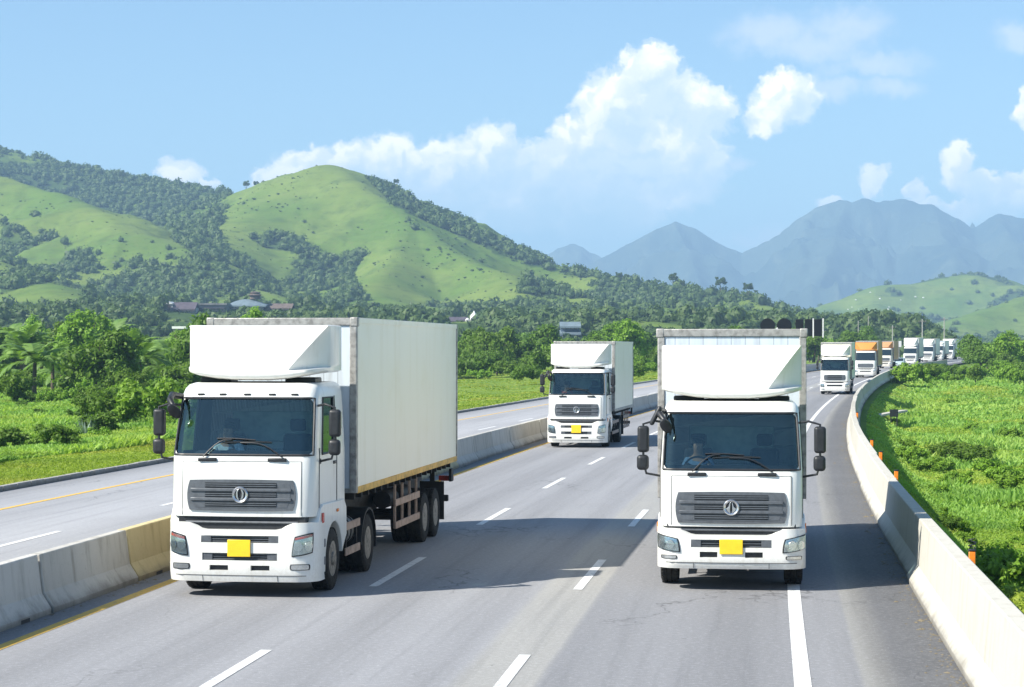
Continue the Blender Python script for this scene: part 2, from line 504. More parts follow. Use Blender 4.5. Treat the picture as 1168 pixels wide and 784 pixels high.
M['asphalt'] = asphalt('worn_asphalt', [(-11.4, g(.075)), (-10.6, g(.10)), (-10.1, g(.15)), (-9.4, g(.125)), (-8.6, g(.15)), (-7.7, g(.125)), (-6.8, g(.16)), (-6.0, g(.128)), (-5.1, g(.155)),
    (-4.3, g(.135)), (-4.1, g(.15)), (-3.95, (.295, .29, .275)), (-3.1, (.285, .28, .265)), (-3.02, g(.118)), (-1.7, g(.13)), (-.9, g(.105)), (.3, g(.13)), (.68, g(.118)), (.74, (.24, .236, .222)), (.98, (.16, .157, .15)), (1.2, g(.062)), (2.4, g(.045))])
M['asphalt2'] = asphalt('pale_asphalt', [(-21.2, g(.12)), (-20, g(.17)), (-19, g(.19)), (-18, g(.165)), (-17, g(.19)), (-15.8, g(.20)), (-14.5, g(.165)), (-13.5, g(.19)), (-11.3, g(.12))])
def linepaint(name, col):
    m, nt, bs, out = new_mat(name)
    pos = nt.node('ShaderNodeNewGeometry').outputs['Position']
    n1 = nt.noise(pos, 9, 5, .7); n2 = nt.noise(pos, 55, 3, .7)
    f = nt.math('MULTIPLY', nt.smooth(n1, .50, .72), .75)
    f = nt.math('ADD', f, nt.math('MULTIPLY', nt.smooth(n2, .52, .7), .25), clamp=True)
    nt.l.new(nt.mix(f, col, (.15, .15, .15)), bs.inputs['Base Color']); bs.inputs['Roughness'].default_value = .7
    return m
M['line_white'] = linepaint('white_road_paint', (.66, .66, .65))
M['line_yellow'] = linepaint('yellow_road_paint', (.68, .42, .06))
def concrete(name, col, stain=(.19, .175, .145), amt=.65):
    m, nt, bs, out = new_mat(name)
    tc = nt.node('ShaderNodeTexCoord').outputs['Object']
    oi = nt.node('ShaderNodeObjectInfo').outputs['Random']
    pos = nt.node('ShaderNodeNewGeometry').outputs['Position']
    st = nt.noise(nt.vmath('MULTIPLY', pos, (2.6, 2.6, .5)), 1.6, 6, .65)
    c = nt.mix(nt.math('MULTIPLY', nt.smooth(st, .45, .78), amt), col, stain)
    c = nt.mix(nt.math('MULTIPLY', nt.smooth(nt.noise(pos, 14, 4, .7), .55, .75), .35), c, (col[0]*.55, col[1]*.53, col[2]*.5))
    br = nt.node('ShaderNodeBrightContrast', inp={'Color': c, 'Bright': nt.math('MULTIPLY_ADD', oi, .10, -.05)})
    z = nt.node('ShaderNodeSeparateXYZ', inp={0: tc}).outputs[2]
    grime = nt.math('MULTIPLY', nt.smooth(nt.math('ADD', z, nt.math('MULTIPLY', nt.noise(pos, 1.3, 6, .7), -.30)), .06, -.16), .75)   # splash band at the foot
    c = nt.mix(grime, br.outputs[0], (.11, .10, .085))
    nt.l.new(c, bs.inputs['Base Color']); bs.inputs['Roughness'].default_value = .85
    b = nt.node('ShaderNodeBump', inp={'Strength': .5, 'Distance': .015, 'Height': nt.math('ADD', nt.noise(pos, 30, 4, .7), nt.math('MULTIPLY', nt.noise(pos, 3, 3), 1.5))})
    nt.l.new(b.outputs[0], bs.inputs['Normal'])
    return m
M['concrete'] = concrete('weathered_concrete', (.46, .445, .41))
M['concrete_warm'] = concrete('yellow_stained_concrete', (.52, .44, .25), (.30, .24, .13))
M['concrete_pale'] = concrete('pale_painted_concrete', (.45, .43, .375), (.29, .255, .19), .55)
M['kerb'] = concrete('kerb_concrete', (.34, .33, .31))

# ---- ground and plants
def ground_mat(name, cols, sc1=.08, sc2=.9, wood=False):
    m, nt, bs, out = new_mat(name)
    pos = nt.node('ShaderNodeNewGeometry').outputs['Position']
    n1 = nt.noise(pos, sc1, 5, .6); n2 = nt.noise(pos, sc2, 5, .7); n3 = nt.noise(pos, sc2*7, 3, .7)
    c = nt.mix(nt.smooth(n1, .35, .65), cols[0], cols[1])
    c = nt.mix(nt.math('MULTIPLY', nt.smooth(n2, .5, .72), .7), c, cols[2])
    c = nt.mix(nt.math('MULTIPLY', nt.smooth(n3, .5, .75), .5), c, cols[3])
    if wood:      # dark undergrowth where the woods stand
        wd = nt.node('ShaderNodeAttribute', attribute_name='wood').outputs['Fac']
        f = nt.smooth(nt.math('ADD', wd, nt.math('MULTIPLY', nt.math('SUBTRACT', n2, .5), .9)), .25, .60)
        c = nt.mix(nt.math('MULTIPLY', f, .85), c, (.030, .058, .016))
        spk = nt.smooth(nt.noise(pos, .15, 4, .8), .57, .68)
        c = nt.mix(nt.math('MULTIPLY', spk, .6), c, (.050, .085, .022))
        ter = nt.noise(nt.vmath('MULTIPLY', pos, (.35, .35, 2.2)), .12, 5, .7)
        c = nt.mix(nt.math('MULTIPLY', nt.smooth(ter, .48, .70), .45), c, (.055, .085, .022))
    nt.l.new(c, bs.inputs['Base Color']); bs.inputs['Roughness'].default_value = .95; bs.inputs['Specular IOR Level'].default_value = .1
    b = nt.node('ShaderNodeBump', inp={'Strength': .8, 'Distance': .12, 'Height': nt.math('ADD', n2, nt.math('MULTIPLY', n3, .4))})
    nt.l.new(b.outputs[0], bs.inputs['Normal'])
    return m
M['ground'] = ground_mat('meadow_soil', [(.12, .20, .030), (.17, .25, .042), (.20, .22, .055), (.09, .155, .024)])
M['hill'] = ground_mat('hill_grass', [(.085, .148, .022), (.135, .185, .036), (.055, .092, .020), (.155, .158, .055)], .011, .05, wood=True)
M['mount'] = ground_mat('mountain_forest', [(.018, .036, .032), (.050, .070, .048), (.10, .115, .075), (.012, .024, .022)], .0022, .011)

def leaf_mat(name, c_dark, c_light, c_odd, trans=.35, scale=.6, odd=.25, patch=0.0):
    m, nt, bs, out = new_mat(name)
    at = nt.node('ShaderNodeAttribute', attribute_name='tint').outputs['Fac']
    oi = nt.node('ShaderNodeObjectInfo').outputs['Random']
    pos = nt.node('ShaderNodeNewGeometry').outputs['Position']
    nz = nt.noise(pos, scale, 3, .6)
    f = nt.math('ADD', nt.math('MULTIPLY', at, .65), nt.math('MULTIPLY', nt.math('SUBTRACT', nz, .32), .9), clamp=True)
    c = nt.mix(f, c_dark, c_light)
    c = nt.mix(nt.math('MULTIPLY', oi, odd*2), c, c_odd)
    if patch:
        lowf = nt.noise(pos, .10, 5, .65)
        c = nt.mix(nt.math('MULTIPLY', nt.smooth(lowf, .44, .66), patch), c, c_odd)
        c = nt.mix(nt.math('MULTIPLY', nt.smooth(nt.noise(pos, .16, 4, .6), .52, .70), .5), c, (c_dark[0]*.7, c_dark[1]*.75, c_dark[2]*.8))
    bs.inputs['Roughness'].default_value = .55; bs.inputs['Specular IOR Level'].default_value = .25
    nt.l.new(c, bs.inputs['Base Color'])
    t = nt.node('ShaderNodeBsdfTranslucent')
    nt.l.new(nt.mix(1.0, c, (1.25, 1.35, .55), 'MULTIPLY'), t.inputs[0])
    mx = nt.node('ShaderNodeMixShader', inp={0: trans, 1: bs.outputs[0], 2: t.outputs[0]})
    nt.l.new(mx.outputs[0], out.inputs[0])
    return m
M['leaf'] = leaf_mat('broad_leaves', (.048, .105, .014), (.170, .300, .038), (.13, .20, .02))
M['leaf_bright'] = leaf_mat('bright_leaves', (.10, .215, .018), (.29, .47, .05), (.14, .22, .024))
M['palm'] = leaf_mat('palm_fronds', (.09, .185, .036), (.29, .43, .11), (.14, .24, .06))
M['grass'] = leaf_mat('grass_blades', (.24, .34, .040), (.42, .52, .085), (.50, .47, .10), .45, .12, 0, .6)
M['weed'] = leaf_mat('tall_weeds', (.18, .33, .055), (.34, .53, .13), (.46, .52, .11), .45, .10, 0, .5)
M['verge'] = leaf_mat('mown_grass', (.19, .28, .032), (.34, .42, .060), (.44, .38, .09), .4, .18, 0, .5)
M['forest'] = leaf_mat('hill_forest', (.044, .082, .022), (.105, .160, .042), (.05, .08, .02), .25, .05)
M['bark'] = simple('bark', (.11, .085, .06), .9, 0, .35, 5, bump=.6, bscale=12)
# ------------------------------------------------------------------ trucks
def plan(s, w, r, bow, yf):
    """plan outline of a rounded front, s = arc length from the middle"""
    a = abs(s); sg = 1 if s >= 0 else -1
    L1 = w - r; La = r*math.pi/2
    if a <= L1: x, y = a, 0.0
    elif a <= L1 + La:
        t = (a-L1)/r; x, y = L1 + r*math.sin(t), r - r*math.cos(t)
    else: x, y = w, r + (a-L1-La)
    return sg*x, yf + y + bow*(min(x, w)/w)**2

def patch(S, quad, n=(10, 6), off0=0.0, off1=.01, rnd=0.0):
    """a plate laid on surface S(s, z, off); quad: (s,z) corners, counter-clockwise; returns MB"""
    mb = MB(); (a, b, c, d) = quad
    nu, nv = n
    def P(u, v):
        if rnd:      # pull the corners in so that the plate has round corners
            U, V = 2*u-1, 2*v-1
            k = 1 - rnd*(U*U*V*V)
            u, v = (U*k+1)/2, (V*k+1)/2
        s = (a[0]*(1-u)+b[0]*u)*(1-v) + (d[0]*(1-u)+c[0]*u)*v
        z = (a[1]*(1-u)+b[1]*u)*(1-v) + (d[1]*(1-u)+c[1]*u)*v
        return s, z
    front = [[S(*P(i/nu, j/nv), off1) for i in range(nu+1)] for j in range(nv+1)]
    mb.grid(front)
    border = [(i, 0) for i in range(nu)] + [(nu, j) for j in range(nv)] + [(i, nv) for i in range(nu, 0, -1)] + [(0, j) for j in range(nv, 0, -1)]
    r1 = [S(*P(i/nu, j/nv), off1) for i, j in border]
    r0 = [S(*P(i/nu, j/nv), off0) for i, j in border]
    mb.grid([r0, r1], closed=True)
    return mb

def holed(cols, rows, P, holes):
    """grid shell with rectangular openings; holes: (c0,c1,r0,r1,depth) in index units"""
    mb = MB(); nc = len(cols)
    vs = [P(c, r) for r in range(len(rows)) for c in range(nc)]
    fs = []
    for r in range(len(rows)-1):
        for c in range(nc-1):
            if any(h[0] <= c < h[1] and h[2] <= r < h[3] for h in holes): continue
            a = r*nc+c; fs.append((a, a+1, a+nc+1, a+nc))
    mb.add(vs, fs)
    for c0, c1, r0, r1, dep in holes:
        if dep <= 0: continue
        ring = [(c, r0) for c in range(c0, c1)] + [(c1, r) for r in range(r0, r1)] + [(c, r1) for c in range(c1, c0, -1)] + [(c0, r) for r in range(r1, r0, -1)]
        p0 = [P(c, r) for c, r in ring]
        p1 = [(x, y+dep, z) for x, y, z in p0]
        mb.grid([p0, p1], closed=True)
    return mb

_wheel = {}
def wheel(parent, side, y, dual=False, r=.5, x=1.0, lod=0):
    key = (dual, r, lod)
    if key not in _wheel:
        k = r/.5; seg = 36 if lod == 0 else 18
        ty = MB().lathe([(-.145, .285*k), (-.15, .33*k), (-.148, .44*k), (-.125, .478*k), (-.10, .497*k), (-.052, .5*k), (-.045, .488*k), (-.035, .488*k), (-.028, .5*k), (.028, .5*k), (.035, .488*k), (.045, .488*k), (.052, .5*k), (.10, .497*k), (.125, .478*k), (.148, .44*k), (.15, .33*k), (.145, .285*k)], (0, 0, 0), 'x', seg, close=True)
        if lod == 0:
            for i in range(48):           # shoulder tread blocks
                a = 2*math.pi*i/48
                for sx in (-1, 1):
                    Mx = Matrix.Rotation(a, 4, 'X')
                    ty.box(sx*.10-.03, sx*.10+.03, -.02, .02, .485*k, .503*k, Mx)
        rm = MB()
        if dual:
            rm.lathe([(.140, .288*k), (.143, .272*k), (.05, .235*k), (.0, .19*k), (-.01, .13*k), (.02, .125*k), (.07, .105*k), (.085, .06*k), (.085, .0)], (0, 0, 0), 'x', seg)
        else:
            rm.lathe([(.140, .288*k), (.143, .27*k), (.085, .24*k), (.095, .19*k), (.115, .165*k), (.115, .125*k), (.17, .105*k), (.185, .06*k), (.185, .0)], (0, 0, 0), 'x', seg)
        if lod == 0:
            for i in range(10):
                a = 2*math.pi*i/10
                xx = .002 if dual else .108
                rm.lathe([(xx-.01, .016), (xx+.03, .014), (xx+.035, .0)], (0, .155*k*math.cos(a), .155*k*math.sin(a)), 'x', 6)
        t = ty.build('tyre', M['tyre'], None); q = rm.build('rim', M['rim'], None)
        _wheel[key] = (t.data, q.data)
        bpy.data.objects.remove(t); bpy.data.objects.remove(q)
    td, rd = _wheel[key]
    e = empty('wheel', (side*x, y, r), 0 if side > 0 else math.pi, parent)
    def put(n, dta, dx=0):
        o = bpy.data.objects.new(n, dta); COL.objects.link(o); o.parent = e; o.location = (dx, 0, 0)
    put('tyre', td); put('rim', rd)
    if dual: put('tyre', td, -.33)
    return e

def make_person(mat_world, seat, wheel_c, shirt_mat, label, zhead):
    """a driver, seated; coordinates are those of the truck"""
    sx, sy, sz = seat
    root = empty('person'); root.matrix_world = mat_world
    tag(root, label, 'person', 'drivers in their cabs')
    J = {'pelvis': ((sx, sy, sz+.10), .14), 'belly': ((sx, sy+.02, sz+.28), .135), 'chest': ((sx, sy+.03, sz+.48), .15), 'neck': ((sx, sy+.01, sz+.64), .055),
         'jaw': ((sx, sy-.03, sz+.72), .075), 'head': ((sx, sy-.015, sz+.81), .098), 'crown': ((sx, sy, sz+.89), .06), 'nose': ((sx, sy-.125, sz+.775), .014)}
    E = [('pelvis', 'belly'), ('belly', 'chest'), ('chest', 'neck'), ('neck', 'jaw'), ('jaw', 'head'), ('head', 'crown'), ('jaw', 'nose')]
    for s, n in ((-1, 'a'), (1, 'b')):
        J['sh'+n] = ((sx+s*.18, sy+.02, sz+.54), .062); J['el'+n] = ((sx+s*.27, sy-.12, sz+.30), .047)
        hand = (wheel_c[0]+s*.20, wheel_c[1]+.03, wheel_c[2]+.04)
        J['wr'+n] = ((hand[0]+s*.01, hand[1]+.07, hand[2]-.01), .03); J['pa'+n] = (hand, .036)
        J['hip'+n] = ((sx+s*.10, sy-.02, sz+.08), .09); J['kn'+n] = ((sx+s*.14, sy-.42, sz+.12), .065); J['an'+n] = ((sx+s*.14, sy-.58, sz-.30), .045); J['to'+n] = ((sx+s*.14, sy-.76, sz-.34), .04)
        E += [('chest', 'sh'+n), ('sh'+n, 'el'+n), ('el'+n, 'wr'+n), ('wr'+n, 'pa'+n), ('pelvis', 'hip'+n), ('hip'+n, 'kn'+n), ('kn'+n, 'an'+n), ('an'+n, 'to'+n)]
        for k in range(4):
            dz = .03 - .02*k
            J[f'f{n}{k}'] = ((hand[0]+s*.005, hand[1]-.05, hand[2]+dz+.01), .010); J[f'g{n}{k}'] = ((hand[0]-s*.035, hand[1]-.06, hand[2]+dz), .009)
            E += [('pa'+n, f'f{n}{k}'), (f'f{n}{k}', f'g{n}{k}')]
        J['th'+n] = ((hand[0]-s*.045, hand[1]-.01, hand[2]+.045), .011); E.append(('pa'+n, 'th'+n))
    def skin(name, keys, mat, grow=0.0, parent=root):
        idx = {k: i for i, k in enumerate(keys)}
        me = bpy.data.meshes.new(name)
        me.from_pydata([J[k][0] for k in keys], [(idx[a], idx[b]) for a, b in E if a in idx and b in idx], [])
        me.materials.append(mat)
        o = bpy.data.objects.new(name, me); COL.objects.link(o); o.parent = parent
        md = o.modifiers.new('skin', 'SKIN'); md.use_smooth_shade = True
        if not me.skin_vertices: me.attributes  # layer is made below
        bm = bmesh.new(); bm.from_mesh(me); ly = bm.verts.layers.skin.verify(); bm.verts.ensure_lookup_table()
        for i, k in enumerate(keys):
            rr = J[k][1]+grow; bm.verts[i][ly].radius = (rr, rr)
        bm.verts[0][ly].use_root = True
        bm.to_mesh(me); bm.free()
        sb = o.modifiers.new('sub', 'SUBSURF'); sb.levels = 1; sb.render_levels = 2
        return o
    skin('body', list(J), M['skin'])
    skin('shirt', ['pelvis', 'belly', 'chest', 'sha', 'shb', 'ela', 'elb'], shirt_mat, .014)
    skin('trousers', ['pelvis', 'hipa', 'hipb', 'kna', 'knb', 'ana', 'anb'], M['seat'], .012)
    h = MB()
    rows = []
    for j in range(7):
        ph = j/6*math.pi*.52
        rows.append([(sx + .105*math.sin(ph+.02)*math.cos(t), sy+.008 + .115*math.sin(ph+.02)*math.sin(t), sz+.835 + .085*math.cos(ph) - (.06 if math.sin(t) > .2 and j > 4 else 0)) for t in [2*math.pi*k/16 for k in range(16)]])
    h.grid(rows, closed=True); h.build('hair', M['hair'], root)
    return root

def make_truck(P):
    g = P.get
    lod = g('lod', 0)
    wcab, hw = g('wcab', 1.14), g('hw', 1.22)
    zl, zb, zt, zr = P['zl'], P['zb'], P['zt'], P['zr']
    root = empty(P['name'])
    cabm, fairm, boxm = M[g('cab', 'white')], M[g('fair', 'white')], M[g('boxmat', 'box')]
    # ---- cab shell: rounded plan at every level, with openings for the glass
    lev = [(zl, .07, wcab-.01, .22), (zl+.10, .06, wcab, .22), ((zl+zb)/2, .075, wcab, .22), (zb-.05, .10, wcab, .21), (zb, .12, wcab, .21), (zb+.33*(zt-zb), .21, wcab-.015, .20), (zb+.67*(zt-zb), .31, wcab-.03, .20), (zt, .41, wcab-.05, .20),
           (zt+.30*(zr-zt), .45, wcab-.055, .20), (zt+.62*(zr-zt), .50, wcab-.075, .20), (zt+.87*(zr-zt), .57, wcab-.115, .20), (zr, .68, wcab-.19, .20)]
    ycab = 2.2
    cols = [('s', -t) for t in (1, .62, .56, .12, .03)] + [('a', -a) for a in (.78, .55, .3)] + [('f', f) for f in (-1, -.97, -.6, -.2, .2, .6, .97, 1)] + [('a', a) for a in (.3, .55, .78)] + [('s', t) for t in (.03, .12, .56, .62, 1)]
    def cabP(c, r, shrink=0.0):
        z, yf, ww, rr = lev[r]; kind, v = cols[c]
        ww -= shrink; yf += shrink; sg = 1 if v > 0 else -1
        bow = .05
        if kind == 'f': s = v*(ww-rr)
        elif kind == 'a': s = sg*((ww-rr) + rr*abs(v)*math.pi/2)
        else:
            x, y0 = plan(sg*((ww-rr)+rr*math.pi/2), ww, rr, bow, yf)
            return (sg*ww, y0 + (ycab-y0)*abs(v), z)
        x, y = plan(s, ww, rr, bow, yf)
        return (x, y, z)
    rb, rt = 4, 7
    ws = (6, len(cols)-7, rb, rt, 0)                          # windscreen opening
    sw = [(1+1, 3+1, rb, rt, 0), (len(cols)-5, len(cols)-3, rb, rt, 0)]
    sw = [(2, 3, rb, rt, 0), (len(cols)-4, len(cols)-3, rb, rt, 0)]
    nl = len(lev)
    shell = holed(cols, lev, cabP, [ws]+sw)
    top = [cabP(c, nl-1) for c in range(len(cols))]
    shell.add(top, [tuple(range(len(top)))])
    back = [[cabP(0, r), cabP(len(cols)-1, r)] for r in range(nl)]
    shell.grid(back)
    cab = shell.build('cab', cabm, root, smooth=50)
    if lod < 2:
        lin = holed(cols, lev, lambda c, r: cabP(c, r, .03), [ws]+sw)
        top = [cabP(c, nl-1, .03) for c in range(len(cols))]
        lin.add(top, [tuple(range(len(top)))]); lin.grid([[cabP(0, r, .03), cabP(len(cols)-1, r, .03)] for r in range(nl)])
        bot = [cabP(c, 2, .03) for c in range(len(cols))]
        lin.add(bot, [tuple(range(len(bot)))])
        lin.build('cab_lining', M['lining'], root, smooth=0, recalc=False)
    def lev_at(z):
        for i in range(nl-1):
            if lev[i][0] <= z <= lev[i+1][0]:
                t = (z-lev[i][0])/(lev[i+1][0]-lev[i][0])
                return [lev[i][k]*(1-t)+lev[i+1][k]*t for k in (1, 2, 3)]
        return lev[0][1:] if z < lev[0][0] else lev[-1][1:]
    def Scab(s, z, off=0.0):
        yf, ww, rr = lev_at(z)
        x, y = plan(s, ww+off*.6, rr+off*.6, .05, yf-off)
        return (x, y, z)
    # windscreen glass and its black rubber
    gl = MB().grid([[cabP(c, r, .006) for c in range(ws[0], ws[1]+1)] for r in range(rb, rt+1)])
    win = gl.build('windscreen', M['glass'] if lod < 2 else M['dark_glass'], root, smooth=60)
    ring = [cabP(c, rb, -.004) for c in range(ws[0], ws[1]+1)] + [cabP(ws[1], r, -.004) for r in range(rb+1, rt+1)] + [cabP(c, rt, -.004) for c in range(ws[1]-1, ws[0]-1, -1)] + [cabP(ws[0], r, -.004) for r in range(rt-1, rb-1, -1)]
    MB().tube(ring, .020 if lod == 0 else .026, 6, cap=False).build('windscreen_seal', M['black'], win)
    if lod == 0:                                              # rounded corners of the opening
        for sg in (-1, 1):
            for zz, zs in ((zb, 1), (zt, -1)):
                mb = MB(); e = Scab(0, zz)
                yf, ww, rr = lev_at(zz); s_e = (ww-rr) + rr*.55*math.pi/2
                R0 = .13
                cpt = Scab(sg*(s_e+.005), zz-zs*.004, .006)
                arc = [Scab(sg*(s_e-R0*(1-math.sin(t))), zz + zs*R0*(1-math.cos(t)), .006) for t in [k/6*math.pi/2 for k in range(7)]]
                mb.add([cpt]+arc, [(0, i, i+1) for i in range(1, 7)])
                mb.build('pillar_corner', cabm, cab, smooth=0)
    for k, (c0, c1, _, _, _) in enumerate(sw):
        sg = -1 if k == 0 else 1
        q = MB().grid([[cabP(c, r, .006) for c in range(c0, c1+1)] for r in range(rb, rt+1)])
        d = empty('door', (0, 0, 0), 0, root)
        wn = q.build('door_window', M['side_glass'] if lod < 2 else M['dark_glass'], d, smooth=0)
        rg = [cabP(c0, rb, -.003), cabP(c1, rb, -.003), cabP(c1, rt, -.003), cabP(c0, rt, -.003)]
        if lod == 0:
            MB().tube(rg+[rg[0]], .020, 6).build('window_seal', M['black'], d)
            xx = sg*(wcab+.004)
            y0 = .42; y1 = 1.62
            sm = MB()
            sm.tube([(xx, y0-.02, zl+.12), (xx, y0, zb-.1), (xx, y0+.03, zb+.1)], .007, 4)
            sm.build('door_gap', M['seam'], d)
            MB().tube([(xx, y1, zl+.12), (xx, y1, zb), (xx-sg*.045, y1, zt+.02)], .007, 4).build('door_gap', M['seam'], d)
            MB().box(xx-.02, xx+.02, y1-.24, y1-.06, zb-.20, zb-.15).build('door_handle', M['black'], d, bevel=.01)
    # ---- panel gaps on the front
    gy0, gy1 = P['grille'][1], P['grille'][2]
    if lod == 0:
        sm = MB()
        for sg in (-1, 1):
            sm.tube([Scab(sg*.955, z, .001) for z in np.linspace(zl+.02, zb-.10, 8)], .004, 4)
            sm.tube([Scab(sg*s, zb-.10, .001) for s in np.linspace(0, .955, 8)], .0035, 4)
        sm.build('panel_gap', M['seam'], cab)
    # ---- grille
    gw = P['grille'][0]
    gx = lambda s, z, off=0.0: Scab(s, z, off)
    gr = patch(gx, [(-gw, gy0), (gw, gy0), (gw, gy1), (-gw, gy1)], (16, 8), -.01, .022, .05).build('grille', M['grey'], root, smooth=40)
    gh = gy1-gy0
    if lod < 2:
        patch(gx, [(-gw+.10, gy0+.05), (gw-.10, gy0+.05), (gw-.06, gy1-.05), (-gw+.06, gy1-.05)], (12, 4), .015, .026, .04).build('grille_mesh', M['grey'], gr)
        for k in range(3):
            z0 = gy0+.05*gh+gh*(.08+.30*k); z1 = z0+gh*.17
            o = patch(gx, [(-gw*.66, z0), (gw*.66, z0), (gw*.66, z1), (-gw*.66, z1)], (12, 3), .02, .029).build('grille_slot', M['black'], gr)
            if lod == 0:
                for fr in (.33, .70):
                    zc = z0+(z1-z0)*fr
                    patch(gx, [(-gw*.655, zc-.007), (gw*.655, zc-.007), (gw*.655, zc+.007), (-gw*.655, zc+.007)], (12, 1), .024, .040).build('grille_louvre', M['grey'], o)
        for k in range(2):
            z0 = gy0+gh*(.30+.30*k)+.02*gh
            patch(gx, [(-gw*.93, z0), (gw*.93, z0), (gw*.93, z0+gh*.10), (-gw*.93, z0+gh*.10)], (14, 3), .02, .05).build('grille_bar', M['grey'], gr, bevel=.008)
    if lod == 0 or g('emblem'):
        # chrome ring badge: two facing curved blades inside a ring
        cz = (gy0+gy1)/2+.01; yb = Scab(0, cz, .062)[1]
        er = .115
        em = MB().lathe([(-.012, er), (0, er+.012), (.014, er), (.0, er-.026)], (0, yb, cz), 'y', 32, close=True)
        ringo = em.build('emblem', M['silver'], gr)
        MB().lathe([(.01, .10), (.016, .0)], (0, yb, cz), 'y', 24).build('emblem_back', M['black'], ringo)
        for sg in (-1, 1):
            if g('badge', 'blades') == 'blades':
                outl = [(.016, .085), (.045, .075), (.062, .03), (.060, -.03), (.035, -.075), (.012, -.09), (.03, -.03), (.034, .03)]
            else:
                outl = [(.008, .095), (.028, .06), (.040, .01), (.080, -.02), (.060, -.06), (.015, -.092), (.018, -.04), (.016, .02)]
            MB().prism([(sg*x, cz+z) for x, z in outl], 'y', yb-.012, yb+.012).build('emblem_blade', M['silver'], ringo, bevel=.004)
    # ---- dark step between cab and bumper
    b0, b1, bm_ = P['bz']
    MB().box(-1.03, 1.03, .13, .4, bm_-.14, zl+.06).build('gap_filler', M['black'], root, bevel=.02)
    if lod == 0:
        MB().tube([(-.9, .11, (zl+bm_)/2+.01), (.9, .11, (zl+bm_)/2+.01)], .018, 6).build('step_bar', M['grey'], root)
    # ---- bumper
    wb, rbp = wcab+.05, .30
    xs = sorted(set([-.889, -.80, -.72, 0, .72, .80, .889] + [v for h in P['vents'] for v in (h[0], h[1])]))
    zs = sorted(set([b0, b0+.035, b0+.09, bm_-.06, bm_] + [v for h in P['vents'] for v in (h[2], h[3])]))
    bc = [('s', -.22), ('s', -.10)] + [('a', -a) for a in (1, .75, .5, .25)] + [('f', x) for x in xs] + [('a', a) for a in (.25, .5, .75, 1)] + [('s', .10), ('s', .22)]
    def yfz(z):
        t = (z-b0)/(bm_-b0)
        return -.03 + .05*max(0, .18-t)/.18 + .02*max(0, t-.75)/.25
    def Sb(s, z, off=0.0):
        x, y = plan(s, wb+off, rbp+off, .07, yfz(z)-off)
        return (x, y, z)
    def bP(c, r):
        kind, v = bc[c]; z = zs[r]; sg = 1 if v > 0 else -1
        L1 = wb-rbp
        s = v if kind == 'f' else sg*(L1 + rbp*abs(v)*math.pi/2) if kind == 'a' else sg*(L1+rbp*math.pi/2+abs(v)-.02)
        x, y, zz = Sb(s, z)
        if r == len(zs)-1:                                    # the corners reach higher than the middle
            zz = bm_ + (b1-bm_)*float(sstep(.66, .92, abs(x)))
        return (x, y, zz)
    fx0 = 6
    hol = []
    for h in P['vents']:
        hol.append((fx0+xs.index(h[0]), fx0+xs.index(h[1]), zs.index(h[2]), zs.index(h[3]), .07))
    bum = holed(bc, zs, bP, hol)
    tp = [bP(c, len(zs)-1) for c in range(len(bc))]
    bum.grid([tp, [(x*.86, y+.14, z) for x, y, z in tp]])
    bt = [bP(c, 0) for c in range(len(bc))]
    bum.grid([[(x*.86, y+.14, z) for x, y, z in bt], bt])
    bumper = bum.build('bumper', cabm, root, smooth=40)
    for h in P['vents']:
        ya = min(Sb(h[0], h[2])[1], Sb(h[1], h[2])[1], Sb(0, h[2])[1])
        v = MB().box(h[0]-.01, h[1]+.01, ya+.062, ya+.13, h[2]-.01, h[3]+.01).build('vent', M['black'], bumper)
        if lod == 0 and h[1]-h[0] > .8:
            f = MB()
            for zz in np.linspace(h[2]+.02, h[3]-.02, 3): f.box(h[0], h[1], ya+.045, ya+.06, zz-.006, zz+.006)
            f.build('vent_fin', M['grey'], v)
            for sg in (-1, 1):
                x_ = h[1] if sg > 0 else h[0]
                MB().box(min(x_, x_-sg*.16), max(x_, x_-sg*.16), ya+.03, ya+.06, h[2]+.003, h[3]-.003).build('vent_cheek', M['grey'], v, bevel=.006)
    if lod == 0:
        sm = MB()
        for sg in (-1, 1): sm.tube([Sb(sg*.60, z, .001) for z in np.linspace(b0+.01, b0+.10, 4)], .004, 4)
        sm.tube([Sb(s, b0+.10, .0005) for s in np.linspace(-1.05, 1.05, 24)], .005, 4)
        sm.build('bumper_gap', M['seam'], bumper)
    # headlights
    for sg in (-1, 1):
        q = [(sg*s, z) for s, z in P['lamp']]
        if sg < 0: q = [q[1], q[0], q[3], q[2]]
        hl = patch(Sb, q, (8, 6), -.01, .010, .05).build('headlight', M['black'] if lod < 2 else M['lamp_back'], root)
        if lod < 2:
            cs, cz = sum(a for a, b in q)/4, sum(b for a, b in q)/4
            q2 = [(cs+(a-cs)*.90, cz+(b-cz)*.88) for a, b in q]
            patch(Sb, q2, (8, 6), .005, .014, .05).build('reflector', M['lamp_back'], hl)
            for k, fr in enumerate((-.075, .085)):
                pc = Sb(cs+sg*fr, cz-.02, .018); nx = Sb(cs+sg*fr+.02, cz)[1]-Sb(cs+sg*fr-.02, cz)[1]
                mb = MB().lathe([(-.012, .075), (-.004, .082), (.004, .074), (.018, .045), (.02, .0)], (0, 0, 0), 'y', 20)
                o = mb.build('lamp_bowl', M['silver'], hl); o.location = pc; o.rotation_euler = (0, 0, math.atan2(nx, .04)); o.scale = (.85, .85, .95)
            qa = [(cs+(a-cs)*.86, cz+(b-cz)*.84) for a, b in q]
            qa = [(qa[3][0]*.86+qa[0][0]*.14, qa[3][1]*.86+qa[0][1]*.14), (qa[2][0]*.86+qa[1][0]*.14, qa[2][1]*.86+qa[1][1]*.14), qa[2], qa[3]]
            patch(Sb, qa, (8, 2), .010, .022).build('turn_lamp', M['red_lens'] if g('redtop') else M['lamp_back'], hl)
